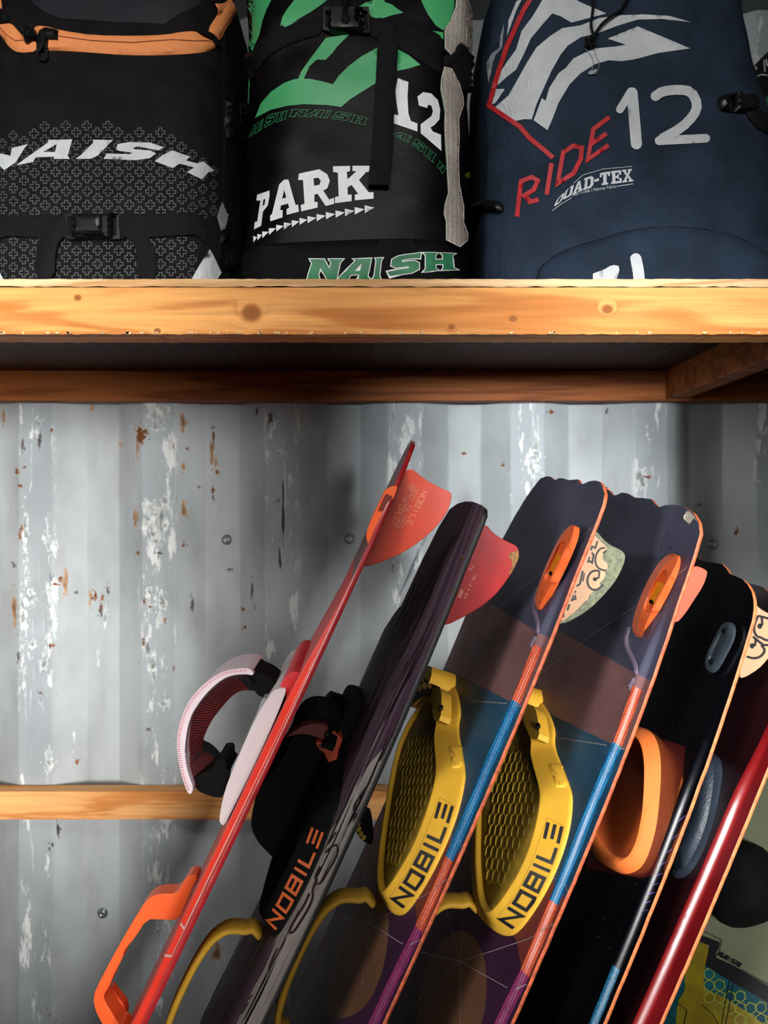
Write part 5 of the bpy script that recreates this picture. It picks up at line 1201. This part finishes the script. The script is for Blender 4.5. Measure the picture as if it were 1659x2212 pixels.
pil('worn_tip', [Z4([(1390,1015),(1396,1070),(1362,1155),(1330,1200),(1325,1185),(1350,1130),(1340,1090),(1322,1070),(1325,1045),(1365,1035)])], fh2, mat('bare_tan', (150,110,62), .7, var=.3, vs=300), f2, base=.0004, g=6)
it = simple_word('55', Z4([(958,1360),(985,1300)]), Z4([(975,1368),(1002,1305)]), .2)+simple_word('XY', Z4([(1035,1160),(1065,1120)]), Z4([(1050,1172),(1080,1130)]))+simple_word('BILE', Z4([(1000,1365),(1085,1180)]), Z4([(1015,1370),(1098,1190)]), .1)
multi('fin_lettering', it, fh2, mat('pale_fin_print', (226,170,150), .5), f2, base=.0005, g=12, smooth=False)
# black binding: the same pad in black, its near side lettered in orange
M_blkr = mat('black_foam', (8,8,10), .75, spec=.15, bump=.3, bs=700)
M_oink = mat('burnt_orange_print', (196,92,40), .5)
nb = onz(b2_, 585, 2003, .02); n4 = onz(b4_, *Z6([(1000,1790)])[0], .02)
dx2 = nb[0]-n4[0]; dy2 = nb[1]-n4[1]
ymap = {'yellow_rubber': M_blkr, 'yellow_tread': M_blkr, 'yellow_ridge': M_blkr, 'black_ink': M_oink, 'yellow_groove': M_blkr, 'strap_black_fabric': M_bfab, 'strap_yellow_print': M_bfab}
print('pad2 offset', dx2, dy2)
pad2 = copy_part(pad4, b2_.e, dy2, max(-.03, min(.0, dx2)), ymap)
for c in pad2.children:
    if c.name.startswith('pad_lettering'): c['label'] = 'orange word NOBILE'
st2 = slab('foot_strap', b2_, ZC([(560,590),(620,500),(700,450),(800,440),(900,470),(980,510),(1030,380),(1080,320),(1220,370),(1200,480),(1190,600),(1170,760),(1100,900),(1040,1050),(1010,1220),(900,1400),(700,1500),(560,1560),(380,1720),(310,1650),(225,1560),(160,1400),(240,1100),(400,900),(500,760)]), -.13, -.02, M_blkr, xp=-.02, bv=.008, sm=2, label='bulky black strap with orange buckle')
M_ob = mat('orange_buckle', (186,68,40), .45)
rst = slab('ratchet_strap', b2_, ZC([(480,640),(560,580),(640,530),(740,510),(840,530),(920,590),(905,620),(840,670),(780,640),(700,610),(600,605),(520,625)]), -.02, .0, mat('dark_red_strap', (110,36,30), .5), parent=st2, xp=0., bv=.002, sm=1)
slab('ratchet_buckle', b2_, ZC([(900,590),(920,580),(1000,650),(985,690),(960,760),(950,820),(915,905),(870,870),(830,780),(780,740),(750,690),(770,670),(830,700),(860,650)]), -.02, .008, M_ob, parent=st2, xp=.008, bv=.002, sm=0, label='orange buckle')
slab('buckle_slot', b2_, ZC([(900,600),(915,610),(830,740),(790,730),(780,700),(820,690),(850,670)]), .007, .0092, M_ink, parent=st2, xp=.009, bv=0, sm=1)

# yellow grab handles: board 2 traced, boards 3 and 4 copied
hpx = ZD([(640,850),(590,790),(540,810),(480,800),(400,800),(330,840),(270,890),(200,990),(140,1090),(70,1230),(20,1340),(-20,1440),(-60,1560),(-90,1680),(-80,1760),(-20,1800)])
hlp = onx_l(b2_, hpx, .01)
y_h = hlp[0][0]
h_loc = [(p[0]-y_h, max(.0, p[1])) for p in hlp]
def handle_local(b, ytop, m, label=None, sc=1.):
    n = len(h_loc); path = [(ytop+p[0], .003+p[1]*sc) for p in h_loc]
    path = smooth_loop(path, 2, False)
    vs = []; rings = []
    for i, p in enumerate(path):
        a_ = Vector(path[max(0, i-1)]); c_ = Vector(path[min(len(path)-1, i+1)]); t_ = (c_-a_).normalized(); n_ = Vector((-t_.y, t_.x)); th = .0048
        rings.append([(xx, p[0]+n_.x*th*v_, p[1]+n_.y*th*v_) for xx, v_ in ((-.014,-1),(.012,-1),(.016,-.5),(.016,.5),(.012,1),(-.014,1),(-.018,.5),(-.018,-.5))])
    return lofted('grab_handle', rings, m, b.e, cap0=False, cap1=False, label=label)
hA = handle_local(b2_, y_h, M_yel, 'yellow grab handle')
e3 = onx(b3_, 792, 1950, .01)[0]; handle_local(b3_, e3, M_yel, 'yellow grab handle'); handle_local(b4_, onx(b4_, 975, 1945, .01)[0], M_yel, 'pale yellow grab handle')

# ===== board 5: black with orange pad =====
b5_ = make_board('black kiteboard with orange foot pad, right of the pair with yellow pads', (1303,2212), .42, 1288, .03, ex=3, wd=-.12, core=.007)
rx5 = sorted([(lambda q: (q[1], q[0]))(onz(b5_, *p, .006)) for p in Z8([(1075,150),(1010,350),(955,530),(890,690),(790,930),(700,1150),(600,1390),(480,1660),(390,1860),(260,2180)])]); b5_.rx = [(-1, rx5[0][1])]+rx5+[(9, rx5[-1][1])]
b5_.rx = [(y, min(x+.003, .199)) for y, x in b5_.rx]; set_profile(b5_, .010, .12, .3)
M_k5 = mat('black_gloss_deck', (9,9,13), rough=.22, coat=.7, vs=8, var=.2); M_bev5 = mat('dark_blue_ridge', (12,15,22), .25, coat=.7); M_hat = mat('dark_red_hatch', (62,14,20), .3, coat=.4)
pb_ = [p for p in b5_.rx if 0 < p[0] < b5_.L-.2]
blu = mat('blue_glitter', (20,96,130), .3, var=.4, vs=500, coat=.5)
yb5 = onz(b5_, *Z8([(395,1850)])[0], .006)[1]
nz5 = [(x, b5_.L-y) for x, y in onz_l(b5_, ZA([(440,890),(520,935),(600,950),(700,965),(740,1000),(780,1060),(830,1080),(900,1110),(950,1160),(990,1230),(1008,1310),(1010,1400),(995,1500)]))]
deck(b5_, None, M_k5, [([band_poly(b5_, .05, b5_.L-.2)], M_bev5), ([onz_l(b5_, Z8([(700,350),(840,400),(830,560),(790,760),(720,960),(640,1240),(560,1260),(200,1200),(220,1100),(700,500)]), .006)], M_hat), ([band_poly(b5_, .05, yb5, .2, 1.)], blu)],
     mat('tan_orange_rail', (214,122,70), .55, var=.15, vs=120, bump=.4, bs=500), M_bbase, nose=[(-.2,.12),(-.17,.03),(-.12,.0)]+nz5)
h5 = bhit(b5_, .007)
tks = [[(808,888),(855,852)],[(762,1005),(803,980)],[(722,1095),(766,1074)],[(688,1172),(732,1156)],[(660,1242),(704,1230)],[(634,1305),(678,1295)],[(608,1364),(652,1355)],[(583,1422),(628,1412)],[(562,1476),(606,1468)]]
multi('violet_ticks', [stroke(Z8(q), 1.1) for q in tks], h5, mat('violet_line', (150,110,210), .4), b5_.e, base=.0012, g=5, smooth=False)
multi('hatch_lines', [stroke(Z8([(752+i*2-k*14, 585+i*6+k*70), (830-k*40, 560+k*70)]), .7) for k in range(9) for i in (0,)], h5, mat('red_hatch_line', (120,34,40), .4), b5_.e, base=.0008, g=10, smooth=False)
dst = []; rnd = random.Random(9)
for i in range(160):
    x = rnd.uniform(1290, 1560); y = rnd.uniform(1300, 2150)
    if x > 1600-(y-1480)*.4-40: continue
    dst.append([blob(x, y, rnd.uniform(.4, .9), rnd.uniform(.4, .9), 5)])
multi('dust_specks', dst, h5, mat('pale_dust', (120,124,130), .8), b5_.e, base=.0006, g=5, smooth=False)['kind'] = 'stuff'
go = smooth_loop(onz_l(b5_, ZA([(790,1520),(820,1545),(828,1600),(815,1680),(775,1770),(730,1850),(690,1930),(640,1995),(600,2010),(560,1970),(550,1900),(590,1790),(650,1670),(700,1570),(740,1530)]), .007), 1)
gi = smooth_loop(onz_l(b5_, ZA([(760,1560),(745,1600),(720,1660),(690,1700),(670,1780),(640,1850),(622,1910),(600,1935),(575,1930),(568,1890),(600,1790),(660,1670),(705,1585),(735,1555),(750,1550)]), .011), 1)
M_gr5 = mat('dark_grey_plastic', (44,54,62), .4)
n = 48; go = ccwise(resample(go, n)); gi = ccwise(resample(gi, n)); k_ = min(range(n), key=lambda k: sum((Vector(go[i])-Vector(gi[(i+k) % n])).length for i in range(0, n, 3))); gi = gi[k_:]+gi[:k_]
g5 = lofted('fin_mount', [ring(b5_, go, .005), ring(b5_, go, .0085), ring(b5_, mixl(go, gi, .35), .0108), ring(b5_, gi, .011), ring(b5_, mixl(gi, go, -.25), .0092)], M_gr5, b5_.e, sharp=40)
h5g = mesh_hit(b5_, g5)
for q in ((724,1603), (600,1900)): pil('screw', [blob(*ZA([q])[0], 5.5, 7.5, 16, 0)], h5g, M_screw, g5, h=.002, d=3, base=.0008, g=3, thick=True)
f5 = fin(b5_, ZA([(960,1290),(1010,1330),(1060,1390),(1150,1440),(1300,1480),(1330,1520),(1300,1620),(1240,1740),(1150,1860),(1050,1970),(900,2060),(860,2040)]), .17, M_beige, label='beige fin printed 55')
fh5 = fin_hit(b5_, .1722)
multi('fin_lettering', [stroke(smooth_loop(ZA([(1050,1460),(1015,1540),(1010,1610),(1040,1660),(1085,1670),(1110,1690),(1180,1700)]), 1, False), 5), stroke(ZA([(1085,1475),(1090,1540),(1070,1560)]), 5), [blob(*ZA([(1066,1560)])[0], 5, 6, 14, 0)], stroke(ZA([(1050,1460),(1200,1500)]), 5),
   stroke(ZA([(1030,1680),(1020,1740),(990,1750)]), 5), [blob(*ZA([(992,1748)])[0], 5, 6, 14, 0)], stroke(smooth_loop(ZA([(1080,1740),(1120,1790),(1080,1850),(1010,1870),(940,1850)]), 1, False), 5), stroke(ZA([(1000,1660),(1100,1740),(1150,1740)]), 5)], fh5, M_ink, f5, base=.0005, g=8, smooth=False)
M_op = mat('orange_eva', (244,124,56), .6, var=.04, vs=30, bump=.5, bs=260); M_opi = mat('orange_eva_shaded', (206,92,34), .6, var=.04, vs=30, bump=.5, bs=260)  # cup's deeper orange carries the shade inside the recess
def cup_pad(b, o_px, i_px, m, mi, zr=.030, zi=.010, far=None, zside=.004, label=None):
    o = onz_l(b, o_px); i = onz_l(b, i_px, zr)
    if far: o += far[0]; i += far[1]
    O, I = smooth_loop(o, 2), smooth_loop(i, 2); c = Vector((sum(p[0] for p in I)/len(I), sum(p[1] for p in I)/len(I)))
    sh_ = lambda t: [tuple(c+(Vector(p)-c)*t) for p in I]
    pd = lofted('foot_pad', [ring(b, O, zside), ring(b, mixl(O, I, .06), zside+.008), ring(b, mixl(O, I, .3), zr*.72), ring(b, mixl(O, I, .7), zr*.97), ring(b, I, zr), ring(b, sh_(.96), zr-.003)], m, b.e, cap1=False, label=label)
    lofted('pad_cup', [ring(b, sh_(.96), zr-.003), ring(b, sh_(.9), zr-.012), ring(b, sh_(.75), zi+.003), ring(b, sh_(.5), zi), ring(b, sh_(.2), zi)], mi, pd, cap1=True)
    return pd
o5 = Z8([(470,300),(545,272),(640,300),(690,380),(718,520),(712,750),(690,950),(640,1120),(590,1210),(520,1245),(470,1248),(380,1210),(280,1130),(230,1060)])
i5 = Z8([(450,330),(530,335),(560,400),(575,480),(578,560),(576,700),(565,850),(535,990),(505,1070),(470,1125),(430,1143),(370,1125),(310,1070),(265,1000)])
L5 = b5_.L; on5 = onz_l(b5_, o5); print('o5', [(round(x,3), round(L5-y,3)) for x, y in on5])
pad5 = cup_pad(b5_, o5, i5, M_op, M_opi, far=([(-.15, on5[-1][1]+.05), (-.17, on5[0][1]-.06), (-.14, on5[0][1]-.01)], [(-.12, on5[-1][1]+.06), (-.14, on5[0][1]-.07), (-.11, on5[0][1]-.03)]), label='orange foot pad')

# ===== board 6: dark red =====
b6_ = make_board('dark red kiteboard with glossy ridge and orange edge, rightmost of the row', (1427,2212), .48, 1330, .035, ex=1.5, wd=-.12, core=.009)
rx6 = sorted([(lambda q: (q[1], q[0]))(onz(b6_, *p, .006)) for p in Z8([(1365,420),(1230,730),(1120,1000),(1000,1280),(880,1550),(750,1850),(610,2160)])]); b6_.rx = [(-1, rx6[0][1])]+rx6+[(9, rx6[-1][1])]
b6_.rx = [(y, x-.005) for y, x in b6_.rx]; set_profile(b6_, .013, .12, .3)
M_r6 = mat('black_cherry_deck', (34,10,14), rough=.3, coat=.5, vs=5, var=.3); M_f6 = mat('red_flange', (120,20,26), rough=.3, coat=.6); M_b6 = mat('glossy_red_ridge', (128,20,24), rough=.3, coat=1.)
pb_ = [p for p in b6_.rx if 0 < p[0] < b6_.L-.2]; pb_ = [(.02, pb_[0][1])]+pb_+[(b6_.L-.05, pb_[-1][1])]
deck(b6_, None, M_r6, [([[(.25, y) for y, x in pb_]+[(x, y) for y, x in pb_[::-1]]], M_f6), ([band_poly(b6_, .05, b6_.L-.06)], M_b6)],
     bpy.data.materials['tan_orange_rail'], M_bbase, nose=[(-.2,.16),(-.18,.08),(-.13,.02),(-.06,0),(.06,0),(.13,.02),(.18,.08),(.2,.14)])
o6 = Z8([(1020,450),(1060,455),(1110,500),(1122,580),(1110,700),(1085,850),(1040,1000),(990,1130),(930,1230),(880,1272),(830,1285),(790,1260),(760,1200)])
i6 = Z8([(990,480),(1020,480),(1035,520),(1040,600),(1025,720),(1000,860),(965,980),(920,1080),(880,1150),(850,1190),(825,1200),(800,1180),(780,1140)])
on6 = onz_l(b6_, o6)
O6, I6 = smooth_loop(on6+[(-.12, on6[-1][1]+.05), (-.14, on6[0][1]-.05), (-.10, on6[0][1]-.005)], 2), smooth_loop(onz_l(b6_, i6, .03)+[(-.10, on6[-1][1]+.06), (-.11, on6[0][1]-.06), (-.08, on6[0][1]-.02)], 2)
c6_ = Vector((sum(p[0] for p in I6)/len(I6), sum(p[1] for p in I6)/len(I6)))
lofted('foot_pad', [ring(b6_, O6, .006), ring(b6_, mixl(O6, I6, .08), .013), ring(b6_, mixl(O6, I6, .35), .023), ring(b6_, mixl(O6, I6, .75), .029), ring(b6_, I6, .031), ring(b6_, [tuple(c6_+(Vector(p)-c6_)*.6) for p in I6], .032)], mat('blue_black_eva', (36,46,58), .5, var=.1, vs=40, bump=1., bs=240), b6_.e, label='blue-black foot pad')
f6g = slab('fin_grip', b6_, None, -.16, -.11, M_rfin, local=[(b6_.L-.06,.004),(b6_.L-.06,.012),(b6_.L-.10,.026),(b6_.L-.15,.022),(b6_.L-.175,.004)], bv=.003, sm=2, label='small red fin grip near the nose')
fin_local = [(b6_.L-.06,-.004),(b6_.L-.07,-.045),(b6_.L-.10,-.055),(b6_.L-.16,-.03),(b6_.L-.20,-.004)]
slab('fin', b6_, None, .163, .167, M_rfin, local=fin_local, bv=.001, sm=1)

# ===== board 7: pale board behind, lower right =====
b7_ = make_board('cream board with yellow and teal print and black boot, behind at lower right', (1880,2212), .50, 1500, .01, Yn=1.02, wd=-.75, core=.0, W_=.44)
M_cr = mat('cream_deck_shaded', (104,108,86), .4, coat=.3, var=.06, vs=6)  # cream darkened, the shadow on this board is in its colour
deck(b7_, None, M_cr, [], M_bedge, M_bbase, nose=[(-.215,.12),(-.19,.05),(-.14,.01),(-.06,0),(.06,0),(.14,.01),(.19,.05),(.215,.12)])
h7 = bhit(b7_)
M_te = mat('teal_print_shaded', (22,82,88), .4, c2=(16,54,68), vs=14); M_ye = mat('mustard_print_shaded', (136,120,24), .4, c2=(98,86,26), vs=20)  # both prints darkened to match the shadow on the deck
pil('teal_field', [ZB([(330,1500),(640,1570),(900,1730),(1326,1985),(1500,2090),(1500,2500),(-100,2500),(0,2100),(180,1700)])], h7, M_te, b7_.e, base=.0006, g=30)
pil('mustard_field', [smooth_loop(ZB([(540,1290),(690,1350),(640,1560),(610,1700),(640,1830),(820,1900),(1010,2020),(1250,2190),(1500,2350),(1500,2500),(700,2500),(620,2300),(560,2380),(300,2300),(330,1950),(380,1900),(420,1800),(400,1700),(460,1560),(500,1400)]), 1)], h7, M_ye, b7_.e, base=.0010, g=30)
hxl = []
for i in range(7):
    for j in range(7):
        c_ = (680+i*115-j*0, 1660+i*70+j*130+(60 if i % 2 else 0)-i*8)
        if c_[1] > 1560+ (c_[0]-640)*.62+60 and c_[1] < 1700+(c_[0]-640)*.75+260 and c_[0] > 640:
            hxl.append([l for l in stroke(ZB([(c_[0]+62*math.cos(a+.35), c_[1]+66*math.sin(a+.35)) for a in [k*math.pi/3 for k in range(6)]]), 2.4, True)])
if hxl: multi('hexagon_print', hxl, h7, mat('olive_line', (130,140,60), .45), b7_.e, base=.0014, g=20, smooth=False)
pil('black_band', [ZB([(560,1230),(620,1240),(800,1310),(790,1370),(760,1430),(760,1480),(960,1570),(1326,1790),(1500,1890),(1500,2100),(1326,1975),(900,1730),(640,1570),(690,1350),(560,1290)])], h7, M_ink, b7_.e, base=.0018, g=20)
multi('thin_lines', [stroke(ZB(q), 1.4) for q in ([(640,1195),(825,1290),(800,1400)], [(1040,1612),(1326,1770),(1450,1840)], [(910,1740),(850,2040),(820,2240)], [(950,1760),(900,2050),(860,2240)], [(300,1960),(440,2060),(400,2240)], [(600,2000),(720,2100),(800,2240)], [(230,2110),(330,2200)])], h7, M_ink, b7_.e, base=.0022, g=10, smooth=False)
multi('printed_lettering', word('NAISH', ZB([(772,1452),(1020,1590)]), ZB([(806,1408),(1054,1546)]), .1), h7, M_ink, b7_.e, base=.0022, g=8, label='small black word NAISH')
bt = onz_l(b7_, ZB([(820,840),(860,1020),(930,1120),(1030,1160),(1180,1130),(1326,1080),(1450,1000),(1500,700),(1350,300),(1150,200),(950,450),(850,650)]))
bt = smooth_loop(bt, 2); cb = Vector((sum(p[0] for p in bt)/len(bt), sum(p[1] for p in bt)/len(bt))); sb7 = lambda t: [tuple(cb+(Vector(p)-cb)*t) for p in bt]
boot = lofted('binding', [ring(b7_, bt, .001), ring(b7_, sb7(1.02), .02), ring(b7_, sb7(.95), .045), ring(b7_, sb7(.8), .060), ring(b7_, sb7(.5), .068), ring(b7_, sb7(.2), .07)], mat('black_binding', (6,6,9), .8, bump=.3, spec=.1), b7_.e, label='black rounded binding')


for o_ in bpy.data.objects:
    if o_.name.split('.')[0] in ('cross_print', 'outlined_lettering', 'deck_lines', 'swirl_outlines', 'scratches', 'dark_streaks', 'pale_streaks', 'hatch_lines', 'strap_print'): o_['kind'] = 'stuff'
for o_ in bpy.data.objects:
    if o_.parent is None and o_.name.startswith('kite_bag'): o_['group'] = 'kite bags on the shelf'
    if o_.parent is None and o_.name.startswith('kiteboard'): o_['group'] = 'kiteboards leaning under the shelf'
for e_ in WORLD_PARENTS:
    for c_ in e_.children: c_.matrix_parent_inverse = Matrix.Translation(-Vector(e_.location))
